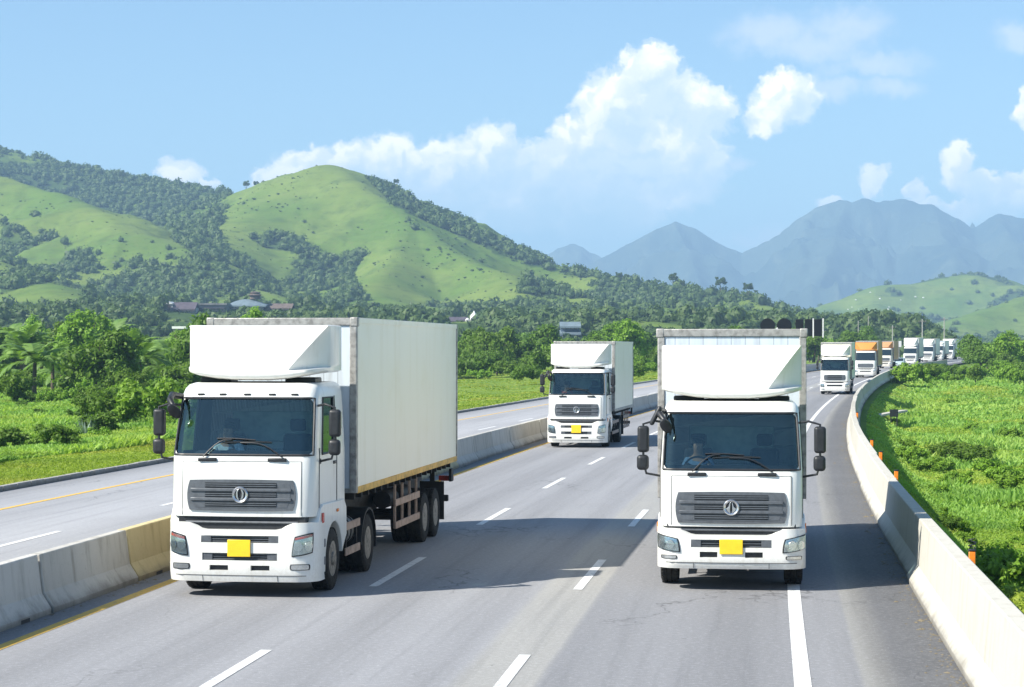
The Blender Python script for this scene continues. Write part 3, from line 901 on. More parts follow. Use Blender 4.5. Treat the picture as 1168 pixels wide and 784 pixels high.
            patch(Sb, q2, (8, 6), .020, .034, .05).build('lamp_cover', M['lens'], hl)
        f0, f1, fz0, fz1 = P['fog']
        q = [(sg*f0, fz0), (sg*f1, fz0), (sg*f1, fz1), (sg*f0, fz1)]
        if sg < 0: q = [q[1], q[0], q[3], q[2]]
        fo = patch(Sb, q, (6, 3), -.005, .008, .08).build('fog_lamp', M['black'], root)
        cs, cz = sum(a for a, b in q)/4, sum(b for a, b in q)/4
        patch(Sb, [(cs+(a-cs)*.88, cz+(b-cz)*.78) for a, b in q], (6, 3), .004, .014, .08).build('fog_lens', M['lamp_back'], fo)
    # number plate
    if g('plate'):
        px0, px1, pz0, pz1 = P['plate']
        yy = Sb(0, pz0)[1]
        MB().box(px0, px1, yy-.028, yy-.012, pz0, pz1).build('number_plate', M['plate'], root, bevel=.008)
        MB().box(px0+.04, px1-.04, yy-.012, yy+.07, pz0+.03, pz1-.03).build('plate_bracket', M['black'], root)
    # ---- wing and steps beside the front wheel
    ax0 = P['axles'][0]
    ax_r = .5
    for sg in (-1, 1):
        arc = [(ax0+.60*math.cos(t), .5+.60*math.sin(t)) for t in np.linspace(R(5), R(172), 18)]
        poly = [(.26, b0+.12), (.26, b1+.0), (.40, zl+.12), (.55, zl+.17), (2.02, zl+.15), (2.18, zl+.02), (2.2, .82), (ax0+.64, .62)] + arc + [(ax0-.62, b0+.10)]
        x0, x1 = (.80, wb-.012) if sg > 0 else (-wb+.012, -.80)
        wg = MB().prism(poly, 'x', x0, x1).build('wing', cabm, root, bevel=.012, smooth=30)
        if lod == 0:
            xo = sg*(wb-.012)
            for zz in (b0+.22, b0+.50):
                    MB().box(min(xo-sg*.01, xo+sg*.012), max(xo-sg*.01, xo+sg*.012), .53, ax0-.63, zz, zz+.13).build('step', M['grey'], wg, bevel=.01)
            MB().box(min(xo, xo+sg*.022), max(xo, xo+sg*.022), .42, .54, zl-.12, zl+.04).build('side_marker', M['red_lens'] if g('redtop') else M['amber'], root, bevel=.012)
            MB().box(min(xo, xo+sg*.018), max(xo, xo+sg*.018), 1.45, 1.58, zl-.02, zl+.03).build('side_marker', M['amber'], root, bevel=.008)
            MB().lathe([(-.3, .0), (-.3, .61), (.0, .61)], (sg*(wb-.03), ax0, .5), 'x', 30).build('wheel_house', M['chassis'], root) if False else None
    # ---- roof lamps, wipers
    if g('roof_lamps'):
        for k in range(5):
            xx = (-.76, -.40, 0, .40, .76)[k]
            p_ = Scab(xx, zt+.055, .0)
            MB().box(p_[0]-.055, p_[0]+.055, p_[1]-.018, p_[1]+.05, zt+.045, zt+.075).build('roof_lamp', M['black'], root, bevel=.008)
    if lod == 0:
        for x0, x1 in ((-.62, .10), (.66, -.30)):
            sg = 1 if x1 > x0 else -1
            zz = zb-.02
            n = 8
            arm = [Scab(x0 + (x1-x0)*.62*t, zb-.03 + .27*math.sin(min(1, t*1.15)*math.pi/2), .035+.015*math.sin(t*math.pi)) for t in np.linspace(0, 1, n)]
            if sg < 0: arm = [Scab(x0 + (x1-x0)*t*.72, zb-.03 + .22*math.sin(min(1, t*1.4)*math.pi/2), .035+.015*math.sin(t*math.pi)) for t in np.linspace(0, 1, n)]
            wo_ = MB().tube(arm, .011, 6).build('wiper', M['black'], root)
            bl = [Scab(x0+(x1-x0)*t, zb+.235+.02*math.sin(t*3), .022) for t in np.linspace(.28, 1.15, n)]
            if sg < 0: bl = [Scab(x0+(x1-x0)*t, zb+.185+.02*math.sin(t*3), .022) for t in np.linspace(.2, 1.0, n)]
            MB().tube(bl, .012, 5).build('wiper_blade', M['black'], wo_)
            p_ = Scab(x0+sg*.08, zb-.07, .0)
            MB().box(p_[0]-.16, p_[0]+.14, p_[1]-.03, p_[1]+.03, zb-.10, zb-.045).build('wiper_base', M['black'], wo_, bevel=.014)
    # ---- mirrors
    if lod < 2:
        for sg in (-1, 1):
            zm1 = zt-.05
            mx = g('mirror_x', wcab+.26)
            yf, ww, rr = lev_at(zt-.1)
            ya = .52
            mz = g('mirror_z', zt-.02)
            arm = empty('mirror_arm', (0, 0, 0), 0, root)
            fr = MB()
            fr.tube([(sg*(wcab-.06), ya+.05, mz+.02), (sg*(wcab+.10), ya-.10, mz+.05), (sg*mx, ya-.14, mz), (sg*mx, ya-.14, mz-.28), (sg*mx, ya-.14, mz-.62), (sg*(mx-.05), ya-.14, mz-.80), (sg*(wcab-.0), ya-.02, mz-.85)], .020, 8)
            fr.build('arm_tube', M['black'], arm)
            h1 = MB().box(sg*mx-.095, sg*mx+.095, ya-.18, ya-.06, mz-.46, mz-.03).build('mirror_housing', M['black'], arm, bevel=.05, seg=4)
            h2 = MB().box(sg*mx-.105, sg*mx+.09, ya-.18, ya-.06, mz-.75, mz-.50).build('mirror_housing', M['black'], arm, bevel=.06, seg=4)
            MB().box(sg*mx-.085, sg*mx+.085, ya-.058, ya-.050, mz-.42, mz-.07).build('mirror_glass', M['mirror'], arm)
            fb = MB().box(sg*(wcab-.035)-.04, sg*(wcab-.035)+.04, ya-.06, ya+.05, mz-.90, mz-.80).build('mirror_foot', M['black'], arm, bevel=.02)
        # kerb mirror over the windscreen corner
        sg = -1
        km = empty('kerb_mirror', (0, 0, 0), 0, root)
        a0 = (sg*(wcab-.02), .55, zt-.02)
        MB().tube([(sg*(wcab-.05), .60, zt+.02), (sg*(wcab+.04), .36, zt+.05), (sg*(wcab-.0), .12, zt-.02), (sg*(wcab-.08), .05, zt-.12)], [.05, .055, .05, .04], 10).build('arm_tube', M['black'], km, smooth=60)
        Mx = Matrix.Translation((sg*(wcab-.10), .03, zt-.20)) @ Matrix.Rotation(R(-32), 4, 'Y') @ Matrix.Rotation(R(35), 4, 'X')
        o = MB().lathe([(-.06, .0), (-.055, .07), (-.02, .125), (.02, .13), (.03, .12), (.03, .0)], (0, 0, 0), 'y', 20).build('mirror_housing', M['black'], km, smooth=50)
        o.matrix_local = Mx @ Matrix.Diagonal((.66, .8, 1.12, 1))
        if g('badge', 'blades') != 'blades':
            Mx = Matrix.Translation((sg*(wcab+.07), .20, zt-.04)) @ Matrix.Rotation(R(28), 4, 'Y')
            o = MB().box(-.04, .04, -.05, .05, -.17, .17).build('mirror_housing', M['black'], km, bevel=.045, seg=4); o.matrix_local = Mx
    # ---- inside of the cab
    if lod < 2:
        ds = MB().prism([(.30, zb-.35), (.33, zb-.06), (.52, zb+.05), (.72, zb+.02), (.78, zb-.35)], 'x', -wcab+.08, wcab-.08).build('dashboard', M['black'], root, bevel=.03)
        for sg in (-1, 1):
            st = MB().box(sg*.55-.25, sg*.55+.25, 1.0, 1.5, zb-.62, zb-.46).build('seat', M['seat'], root, bevel=.06, seg=3)
            MB().box(sg*.55-.24, sg*.55+.24, 1.44, 1.58, zb-.46, zb+.28).build('seat_back', M['seat'], st, bevel=.06, seg=3)
            MB().box(sg*.55-.13, sg*.55+.13, 1.46, 1.56, zb+.32, zb+.52).build('headrest', M['seat'], st, bevel=.04, seg=3)
        MB().box(-.72, .72, 2.10, 2.14, zb+.12, zb+.62).build('bunk_panel', M['bunk'], root, bevel=.03)
        rg = [(-.55+.22*math.cos(t), .86+.12*math.sin(t), zb-.02+.18*math.sin(t)) for t in [2*math.pi*k/24 for k in range(25)]]
        swl = MB().tube(rg, .018, 6, cap=False)
        for t in (.5, math.pi-.5, -math.pi/2):
            swl.tube([(-.55, .86, zb-.02), (-.55+.21*math.cos(t), .86+.115*math.sin(t), zb-.02+.17*math.sin(t))], .014, 6)
        swl.tube([(-.55, .86, zb-.02), (-.55, .72, zb-.22)], .03, 8)
        swl.build('steering_wheel', M['black'], root)
    # ---- roof fairing
    f0, f1 = P['fair_z']
    fw = g('fair_w', 1.16)
    H = f1-f0
    rows = []
    for t in (0, .03, .07, .105, .135, .165, .22, .32, .45, .60, .75, .88, .96, 1.0):
        z = f0 + t*H
        lipm = t < .15
        y = .64 + (.10*(1-t/.07)**2 if t < .07 else 0) + (.0 if t < .14 else .46*((t-.14)/.86)**1.15)
        if lipm: wf, ys, pw = fw*.72, 1.14, 2.4
        else:
            wf = fw*(.50 + .485*((t-.14)/.86)**1.08); ys = max(y+.06, 1.20); pw = .92
        line = [(-fw, 1.95)]
        side = []
        for q in (0, .06, .15, .3, .45, .6, .75, .88, 1.0):
            x_ = wf + (fw-wf)*q
            y_ = y + (ys-y)*q**pw + (.05*math.sin(math.pi*q)*(1-(t-.14)/.86) if not lipm else 0)
            side.append((x_, y_))
        inner = [(wf*k, y - .035*(1-k*k)) for k in (-.97, -.9, -.7, -.35, 0, .35, .7, .9, .97)]
        line += [(-a, b) for a, b in reversed(side)] + inner + side + [(fw, 1.95)]
        if t == 0: line = [(a*.95, min(b+.05, 1.9)) for a, b in line]
        zz = lambda x: z - (.02*H*(1-(x/fw)**2) if t > .9 else 0) + max(0, 1-t/.36)*.15*H*max(0, abs(x)/fw-.30)**1.4/.60
        rows.append([(a, b, zz(a)) for a, b in line])
    top = [(a*.97, min(b+.05, 1.95), z_+.012) for a, b, z_ in rows[-1]]
    rows.append(top)
    fm = MB().grid(rows)
    fm.add(rows[-1], [tuple(range(len(rows[-1])))]); fm.add(rows[0], [tuple(range(len(rows[0])))])
    fm.grid([[r[0], r[-1]] for r in rows])
    fair = fm.build('roof_fairing', fairm, root, smooth=62)
    if lod < 2:
        for sx_ in (-.7, .7):
            MB().box(sx_-.25, sx_+.25, 1.05, 1.5, zr-.01, f0+.04).build('fairing_bracket', M['black'], root, bevel=.02)
    # ---- box body
    y0, y1, z0, z1 = P['box']
    bx = MB().box(-hw, hw, y0+.02, y1, z0, z1-.02).build('box_body', boxm, root, bevel=.02)
    MB().box(-hw+.10, hw-.10, y0-.004, y0+.018, z0+.06, z1-.13).build('front_panel', M[g('frontmat', 'box_front')] , bx)
    rl = M['rail']
    MB().box(-hw-.012, hw+.012, y0-.03, y0+.07, z1-.13, z1).build('front_rail', rl, bx, bevel=.012)
    MB().box(-hw+.1, hw-.1, y0-.02, y0+.06, z0, z0+.08).build('front_rail', rl, bx, bevel=.01)
    for sg in (-1, 1):
        MB().box(sg*(hw-.045)-.06, sg*(hw-.045)+.06, y0-.025, y0+.10, z0, z1-.13).build('corner_post', rl, bx, bevel=.012)
        a, b = (hw-.01, hw+.016) if sg > 0 else (-hw-.016, -hw+.01)
        MB().box(a, b, y0+.10, y1-.08, z1-.09, z1+.004).build('top_rail', M['box'] if boxm == M['box'] else boxm, bx, bevel=.006)
        MB().box(a, b, y0+.10, y1-.08, z0-.01, z0+.10).build('lower_strip', M['yellow'] if g('strip') else rl, bx, bevel=.006)
        MB().box(a-.004, b+.004, y1-.08, y1+.012, z0-.01, z1+.006).build('corner_post', rl, bx, bevel=.008)
        if lod == 0:
            MB().box(sg*(hw-.03)-.07, sg*(hw-.03)+.07, y0-.036, y0+.09, z1-.15, z1+.01).build('corner_casting', rl, bx, bevel=.02)
    MB().box(-hw, hw, y0+.1, y1, z1-.02, z1+.002).build('roof_skin', M['box'], bx)
    # ---- chassis
    ch = MB()
    for sg in (-1, 1): ch.box(sg*.42-.05, sg*.42+.05, .35, y1-.1, .78, 1.03)
    for yy in np.arange(1.0, y1-.2, 1.1): ch.box(-.37, .37, yy, yy+.10, .82, .98)
    chas = ch.build('chassis', M['chassis'], root)
    sub = MB()
    for yy in np.arange(y0+.15, y1-.1, .55): sub.box(-hw+.06, hw-.06, yy, yy+.07, z0-.12, z0-.012)
    for sg in (-1, 1): sub.box(sg*.45-.06, sg*.45+.06, y0+.1, y1-.05, 1.03, z0-.12)
    sub.build('box_bearer', M['chassis'], root)
    MB().box(-.5, .5, .55, 1.7, .45, 1.0).build('engine', M['chassis'], root, bevel=.05)
    for i, ya in enumerate(P['axles']):
        MB().tube([(-.95, ya, .5), (.95, ya, .5)], .07, 8).build('axle', M['chassis'], root)
        for sg in (-1, 1):
            wheel(root, sg, ya, dual=i > 0, x=(wb-.18 if i == 0 else 1.03), lod=lod)
            if lod == 0 and i > 0 and ya < y0+4:
                arc_o = [(ya+.62*math.cos(t), .5+.62*math.sin(t)) for t in np.linspace(R(-12), R(178), 16)]
                arc_i = [(ya+.58*math.cos(t), .5+.58*math.sin(t)) for t in np.linspace(R(178), R(-12), 16)]
                x0_, x1_ = (.62, 1.19) if sg > 0 else (-1.19, -.62)
                MB().prism(arc_o+arc_i, 'x', x0_, x1_).build('mudguard', M['chassis'], root)
    if lod < 2:
        yg0, yg1 = ax0+.95, (P['axles'][1]-.68)
        for sg in (-1, 1):
            if yg1-yg0 > .5:
                tk = MB().lathe([(yg0-.02, .0), (yg0-.02, .22), (yg0, .25), (yg1, .25), (yg1+.02, .22), (yg1+.02, .0)], (sg*.86, 0, .80), 'y', 24).build('fuel_tank', M['tank'], root)
                tb = MB()
                for yy in np.linspace(yg0+.12, yg1-.12, 4): tb.lathe([(yy-.025, .255), (yy-.025, .262), (yy+.025, .262), (yy+.025, .255)], (sg*.86, 0, .80), 'y', 24)
                tb.build('tank_strap', M['chassis'], tk)
                spans = [(yg0, yg1)]
            else: spans = []
            if len(P['axles']) > 2: spans.append((max(P['axles'][1]+1.6, P['axles'][2]-3.0), P['axles'][2]-.62))
            elif y1 - P['axles'][1] > 3: spans.append((P['axles'][1]+.7, y1-1.2))
            for a, b in spans:
                gd = empty('side_guard', (0, 0, 0), 0, root)
                top = 1.0 if a < 3.5 else 1.08
                for zz in (top-.14, top-.56):
                    MB().box(sg*1.17-.016, sg*1.17+.016, a, b, zz, zz+.13).build('guard_board', M['guard'], gd, bevel=.008)
                for yy in np.linspace(a+.15, b-.12, max(2, int((b-a)/.55))):
                    MB().box(sg*1.13-.02, sg*1.13+.02, yy-.025, yy+.025, top-.56, (z0 if a > 3.5 else top+.05)-.12).build('guard_post', M['guard'] if a > 3.5 else M['chassis'], gd)
        # dark clutter under the box: tanks, spare wheel carrier, tool box
        for yy in (P['axles'][-1]-3.4, P['axles'][-1]-2.1):
            if yy > P['axles'][1]+.8:
                MB().box(-.9, -.5, yy, yy+.8, .65, 1.2).build('tool_box', M['chassis'], root, bevel=.03)
                MB().lathe([(yy, 0), (yy, .17), (yy+.8, .17), (yy+.8, 0)], (.75, 0, 1.0), 'y', 16).build('air_tank', M['chassis'], root)
    rear = empty('rear_bumper', (0, 0, 0), 0, root)
    MB().box(-1.1, 1.1, y1-.12, y1-.02, .58, .72).build('bar', M['chassis'], rear, bevel=.02)
    for sg in (-1, 1):
        MB().box(sg*.75-.05, sg*.75+.05, y1-.11, y1-.03, .72, z0-.02).build('bracket', M['chassis'], rear)
        if lod == 0:
            MB().box(sg*1.05-.16, sg*1.05+.16, y1-.10, y1-.01, 1.02, 1.14).build('tail_lamp', M['red_lens'], root, bevel=.01)
            MB().box(sg*1.02-.30, sg*1.02+.22, P['axles'][-1]+.60, P['axles'][-1]+.615, .30, 1.1).build('mud_flap', M['chassis'], root)
            MB().box(sg*1.18-.03, sg*1.18+.03, y1-.30, y1-.05, 1.02, 1.30).build('rear_bracket', M['chassis'], root, bevel=.01)
    x, y, th = P['at']
    root.location = (x, y, float(RZ(y)))
    # tilt along the slope of the road
    dz = float(RZ(y+6)-RZ(y))/6
    root.rotation_euler = (math.atan(dz), 0, -th)
    tag(root, P['label'], 'truck', 'trucks driving up the highway')
    if g('driver'):
        bpy.context.view_layer.update()
        mw = Matrix.Translation(root.location) @ root.rotation_euler.to_matrix().to_4x4()
        make_person(mw, (-.55, 1.28, zb-.46), (-.55, .86, zb-.02), M[P['driver'][0]], P['driver'][1], zb+.35)
    return root

# the big truck by the median
vL = [(-.62, .62, .86, .97), (-.60, .60, .585, .70), (-.48, -.18, .43, .51), (.18, .48, .43, .51)]
make_truck(dict(name='box_truck', at=(-4.24, 31.4, .142), wcab=1.165, zl=1.26, zb=2.22, zt=3.10, zr=3.34, grille=(.87, 1.35, 1.84), bz=(.25, 1.17, 1.06),
    vents=vL, lamp=[(.82, .64), (1.17, .70), (1.18, 1.03), (.87, .965)], fog=(.80, 1.12, .44, .535), plate=(-.185, .185, .645, .91), redtop=True, roof_lamps=True, mirror_z=2.96,
    axles=[1.3, 4.0, 9.4, 10.6], box=(2.6, 12.6, 1.46, 4.40), hw=1.27, strip=True, fair_z=(3.38, 4.25), fair_w=1.17,
    driver=('shirt2', 'driver in pale shirt holding the wheel of the truck with yellow-edged box'),
    label='white box truck with yellow strip along its long box, driving beside the median barrier'))
vR = [(-.64, .64, .705, .83), (-.50, -.22, .545, .635), (.22, .50, .545, .635)]
make_truck(dict(name='box_truck', at=(3.50, 32.2, .112), zl=1.03, zb=1.94, zt=2.84, zr=3.03, grille=(.89, 1.08, 1.59), bz=(.36, 1.0, .90),
    vents=vR, lamp=[(.80, .615), (1.26, .68), (1.28, .92), (.84, .845)], fog=(.86, 1.16, .515, .575), plate=(-.185, .185, .60, .84),
    axles=[1.25, 4.6, 8.3], box=(2.6, 10.4, 1.30, 4.22), hw=1.26, fair_z=(3.06, 3.93), fair_w=1.15, badge='swoosh', mirror_x=1.42, mirror_z=2.66,
    driver=('shirt', 'driver in blue shirt at the wheel of the truck in the outer lane'),
    label='white box truck with one wide bumper slot, driving along the white edge line'))
vC = [(-.62, .62, .78, .88), (-.60, .60, .53, .64), (-.48, -.18, .36, .43), (.18, .48, .36, .43)]
make_truck(dict(name='box_truck', at=(2.52, 79.0, .160), zl=1.12, zb=2.08, zt=2.92, zr=3.08, grille=(.87, 1.24, 1.72), bz=(.20, 1.05, .96),
    vents=vC, lamp=[(.82, .56), (1.17, .60), (1.18, .92), (.87, .86)], fog=(.80, 1.12, .37, .46), plate=(-.19, .19, .58, .90),
    axles=[1.25, 5.2], box=(2.6, 10.0, 1.35, 4.18), hw=1.22, fair_z=(3.12, 4.06), fair_w=1.17, badge='swoosh', emblem=True,
    driver=('shirt3', 'driver in red shirt at the wheel of the middle distance truck'),
    label='white box truck following in the middle lane, between the two big trucks'))
# the queue coming round the bend
def far(x_px, Y, label, s=1.0, **kw):
    th = heading(Y+4)+.01
    P = dict(name='box_truck', at=((x_px-584)/F_PX*Y, Y, th), zl=1.05, zb=1.95, zt=2.80, zr=3.0, grille=(.87, 1.15, 1.6), bz=(.28, 1.0, .92),
        vents=[(-.62, .62, .66, .80)], lamp=[(.82, .60), (1.2, .62), (1.2, .88), (.85, .85)], fog=(.82, 1.1, .40, .48), plate=None,
        axles=[1.25, 5.4], box=(2.6, 9.6, 1.25, 4.1), hw=1.24, fair_z=(3.04, 3.95), lod=2, label=label)
    P.update(kw)
    make_truck(P)
far(952, 163, 'white box truck with black windscreen leading the queue round the bend', lod=1, frontmat='box', box=(2.6, 8.6, 1.2, 4.2))
far(987, 226, 'truck with orange roof fairing and orange box', fair='orange', boxmat='box_orange', frontmat='box_orange', fair_w=1.2)
far(1008, 300, 'truck with faded tan box behind the bright orange one', fair='tan', boxmat='box_tan', frontmat='box_tan', cab='cream')
far(1038, 343, 'white truck whose cab is half hidden by roadside bushes', fair_z=(3.04, 4.5), box=(2.6, 9.6, 1.25, 4.6), zt=2.8)
far(1057.5, 378, 'white truck with grey shaded windscreen, fifth in the queue', fair_z=(3.04, 4.2), box=(2.6, 9.6, 1.25, 4.3))
far(1069, 402, 'small white truck between two taller ones far down the road', fair_z=(3.02, 3.5), box=(2.6, 8.6, 1.2, 3.9))
far(1081, 418, 'last white truck of the queue, seen beside the dark tree', fair_z=(3.04, 4.2), box=(2.6, 9.6, 1.25, 4.3))
# ------------------------------------------------------------------ road sheets
def strip(name, o0, o1, dz, Y0, Y1, step, mat, kind='structure', cols=1):
    n = max(1, int(round((Y1-Y0)/step)))
    vs, uvs, fs = [], [], []
    for i in range(n+1):
        Y = Y0+(Y1-Y0)*i/n
        for k in range(cols+1):
            o = o0+(o1-o0)*k/cols
            vs.append(rp(o, Y, dz)); uvs.append((o, Y))
    m = cols+1
    for i in range(n):
        for k in range(cols):
            a = i*m+k; fs.append((a, a+1, a+m+1, a+m))
    me = bpy.data.meshes.new(name); me.from_pydata(vs, [], fs)
    ul = me.uv_layers.new(name='road')
    for lp in me.loops: ul.data[lp.index].uv = uvs[lp.vertex_index]
    me.materials.append(mat)
    ob = bpy.data.objects.new(name, me); COL.objects.link(ob)
    tag(ob, kind=kind)
    return ob
YB, YE = -60, 640
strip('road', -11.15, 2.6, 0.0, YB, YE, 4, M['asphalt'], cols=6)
strip('road', -21.25, -11.1, 0.0, YB, YE, 4, M['asphalt2'], cols=4)
strip('road_line', -10.38, -10.20, .006, YB, YE, 3, M['line_yellow'])
strip('road_line', -.10, .10, .006, YB, YE, 3, M['line_white'])
strip('road_line', -18.98, -18.82, .006, YB, YE, 3, M['line_yellow'])
strip('road_line', -12.05, -11.9, .006, YB, YE, 3, M['line_yellow'])
for o, ph in ((-6.8, 32.0), (-3.45, 32.0), (-15.4, 36.2)):
    Y = ph-11.5*4
    while Y < 420:
        strip('lane_dash', o-.075, o+.075, .006, Y, Y+4.6, 1.2, M['line_white'])
        Y += 11.5
# kerb of the far carriageway, a row of cast stones
kb = MB()
Y = -20.0
while Y < 520:
    L = 1.0 if Y < 160 else 4.0
    g_ = .012
    a = [rp(-21.45, Y+g_), rp(-21.25, Y+g_), rp(-21.25, Y+L-g_), rp(-21.45, Y+L-g_)]
    j = random.uniform(-.008, .008)
    vs = [(x, y, z-.15) for x, y, z in a] + [(x, y, z+.14+j) for x, y, z in a]
    vs[5] = (vs[5][0]-.03, vs[5][1], vs[5][2]); vs[6] = (vs[6][0]-.03, vs[6][1], vs[6][2])
    kb.add(vs, [(0,3,2,1),(4,5,6,7),(0,1,5,4),(1,2,6,5),(2,3,7,6),(3,0,4,7)])
    Y += L
tag(kb.build('kerb', M['kerb'], smooth=0, bevel=.02), kind='structure')

# ------------------------------------------------------------------ ground
def gz(o, Y):
    """height of the land beside the road"""
    rz = RZ(Y)
    bump = .18*np.sin(o*.31+Y*.11)*np.sin(Y*.07-o*.05) + .10*np.sin(o*.9)*np.cos(Y*.37)
    left = rz*np.exp(-np.maximum(0, -21.4-o)/60.) + .06 - .42*sstep(-21.5, -34, o) + bump*sstep(-23, -32, o) + 2.5*sstep(-90, -330, o)
    lo = 1.55 - 1.0*sstep(120, 230, Y)
    right = rz*np.exp(-np.maximum(0, o-2.6)/60.) - .30 - lo*sstep(2.7, 5.6, o) + bump*sstep(5, 10, o)*1.4 + .9*sstep(10, 60, o)*sstep(60, 300, Y)
    mid = rz-.22
    return np.where(o < -21.3, left, np.where(o > 2.62, right, mid))
os_ = np.concatenate([np.linspace(-520, -120, 26), np.linspace(-115, -46, 24), np.linspace(-44, -22, 23), [-21.46, -21.3, -16, -11, -4, 2.5, 2.63], np.linspace(2.9, 14, 20), np.linspace(15, 60, 31), np.linspace(66, 420, 26)])
ys_ = np.concatenate([np.arange(-60, 20, 8), np.arange(20, 140, 1.5), np.arange(140, 330, 4), np.arange(330, 720, 12)])
OO, YY = np.meshgrid(os_, ys_)
def rp_np(o, Y):
    d = Y-32.8; Cx = 4.58+.131*d+.00028*d*d; s = .131+.00056*d; n = 1/np.sqrt(1+s*s)
    return Cx+o*n, Y-o*s*n*np.where(np.abs(o) < 60, 1, 60/np.maximum(np.abs(o), 1e-6))
X_, Y_ = rp_np(OO, YY)
Z_ = gz(OO, YY)
nr, nc = OO.shape
idx = np.arange(nr*nc).reshape(nr, nc)
quads = np.stack([idx[:-1, :-1], idx[:-1, 1:], idx[1:, 1:], idx[1:, :-1]], -1).reshape(-1)
gr_ob = np_mesh('ground', np.stack([X_, Y_, Z_], -1).reshape(-1, 3), quads, 4, M['ground'], smooth=True)
tag(gr_ob, kind='structure')
# the plain that runs on to the horizon
pl = MB()
gx = np.linspace(-5000, 5000, 21); gy = np.linspace(-250, 10400, 21)
pl.grid([[(x, y, -2.6) for x in gx] for y in gy])
tag(pl.build('plain', M['hill'], smooth=0), kind='structure')

# ------------------------------------------------------------------ concrete barriers
def barrier(name, o_c, Y, L, mat, h=.86, wb=.30, wt=.085, one=False, jog=0.0, yaw=0.0):
    """new-jersey section swept along the road"""
    prof = [(-wb, -.02), (-wb, .08), (-wb*.52, .30), (-wt, h), (wt, h), (wb*.52, .30), (wb, .08), (wb, -.02)]
    n = max(1, int(L/2.0))
    cx, cyy, cz = rp(o_c, Y+L/2)
    th = heading(Y+L/2)
    root = None
    mb = MB(); rows = []
    gap = .028
    ca, sa = math.cos(th), math.sin(th)
    for i in range(n+1):
        Yi = Y+gap+(L-2*gap)*i/n
        row = []
        for a, z in prof:
            x, y, zz = rp(o_c+a+jog+yaw*(i/n-.5), Yi, z)
            dx, dy = x-cx, y-cyy
            row.append((dx*ca-dy*sa, dx*sa+dy*ca, zz-cz))
        rows.append(row)
    mb.grid(rows, closed=True)
    mb.add(rows[0], [tuple(range(len(prof)))]); mb.add(rows[-1], [tuple(range(len(prof)))])
    o = mb.build(name, mat, smooth=25, bevel=.018)
    o.location = (cx, cyy, cz); o.rotation_euler = (0, 0, -th)
    return o
Y = 20.2; i = 0
while Y < 330:
    L = 4.0 if Y < 330 else 8.0
    warm = 32 < Y < 41 or 46 < Y < 62
    b = barrier('concrete_barrier', -11.12, Y, L, M['concrete_warm'] if warm else M['concrete'], jog=random.uniform(-.02, .02), yaw=random.uniform(-.02, .02))
    if 32 < Y < 37: lab = 'yellow stained barrier segment just behind the corner of the big truck bumper'
    elif warm: lab = 'yellow stained concrete barrier segment in the median row'
    elif Y < 22: lab = 'grey barrier segment cut by the edge of the picture, first of the median row'
    elif Y < 26: lab = 'grey barrier segment with dark streaks, second of the median row'
    elif Y < 30: lab = 'grey barrier segment beside the yellow stained ones, third of the median row'
    else: lab = 'grey concrete barrier segment in the median row beyond the trucks'
    tag(b, lab, 'barrier', 'concrete barrier segments along the median')
    if Y < 60:     # drain slots at the foot
        for q in (.28, .74):
            sl_ = MB().box(-.31, -.292, -.16+(q-.5)*L, .16+(q-.5)*L, -.02, .055).build('drain_slot', M['seam'], b)
            sl_.location.x += .602
    Y += L; i += 1
Y = 14.0; i = 0
while Y < 330:
    L = 11.2 if i else 20.2
    b = barrier('roadside_barrier', 2.24 + (.0 if i else .0), Y, L, M['concrete_pale'], h=.98 if i else 1.03, wb=.32, wt=.11, jog=(-.02 if i == 0 else random.uniform(-.03, .03)), yaw=random.uniform(-.03, .03))
    lab = ['pale roadside barrier section nearest the camera, beside the leafy bush', 'roadside barrier section in the truck shadow, behind the orange delineator', 'sunlit roadside barrier section just past the truck shadow'][i] if i < 3 else 'pale concrete roadside barrier section curving away round the bend'
    tag(b, lab, 'barrier', 'pale concrete barrier sections along the outer edge')
    Y += L; i += 1
# orange delineators hung on the outer side of the barrier top
for k, (xp, yp, lab) in enumerate([(1067, 634, 'orange delineator on the barrier joint above the leafy bush'), (992, 541, 'orange delineator at the far end of the truck shadow'), (977, 519, 'orange delineator, third along the barrier top'), (970, 505, 'orange delineator, fourth along the barrier top'), (966, 473, 'orange delineator, fifth along the barrier top')]):
    Zt = .98
    Yk = (CAM_H-Zt-.05)*F_PX/(yp-398)
    for it in range(6):
        Yk = (CAM_H-Zt-.05-float(RZ(Yk)))*F_PX/(yp-398)
    x, y, z = rp(2.36, Yk, Zt)
    e = empty('delineator', (x, y, z), -heading(Yk))
    MB().box(-.045, .045, -.03, .03, -.12, .14).build('reflector', M['amber'], e, bevel=.012)
    MB().box(-.055, .055, -.036, .036, .14, .17).build('cap', M['black'], e, bevel=.01)
    if k == 0:
        MB().tube([(.0 + .05*math.cos(t), .05*math.sin(t), .18+.012*t) for t in np.linspace(0, 12, 40)], .008, 5).build('wire_coil', M['black'], e)
    tag(e, lab, 'delineator', 'orange delineators on the barrier')

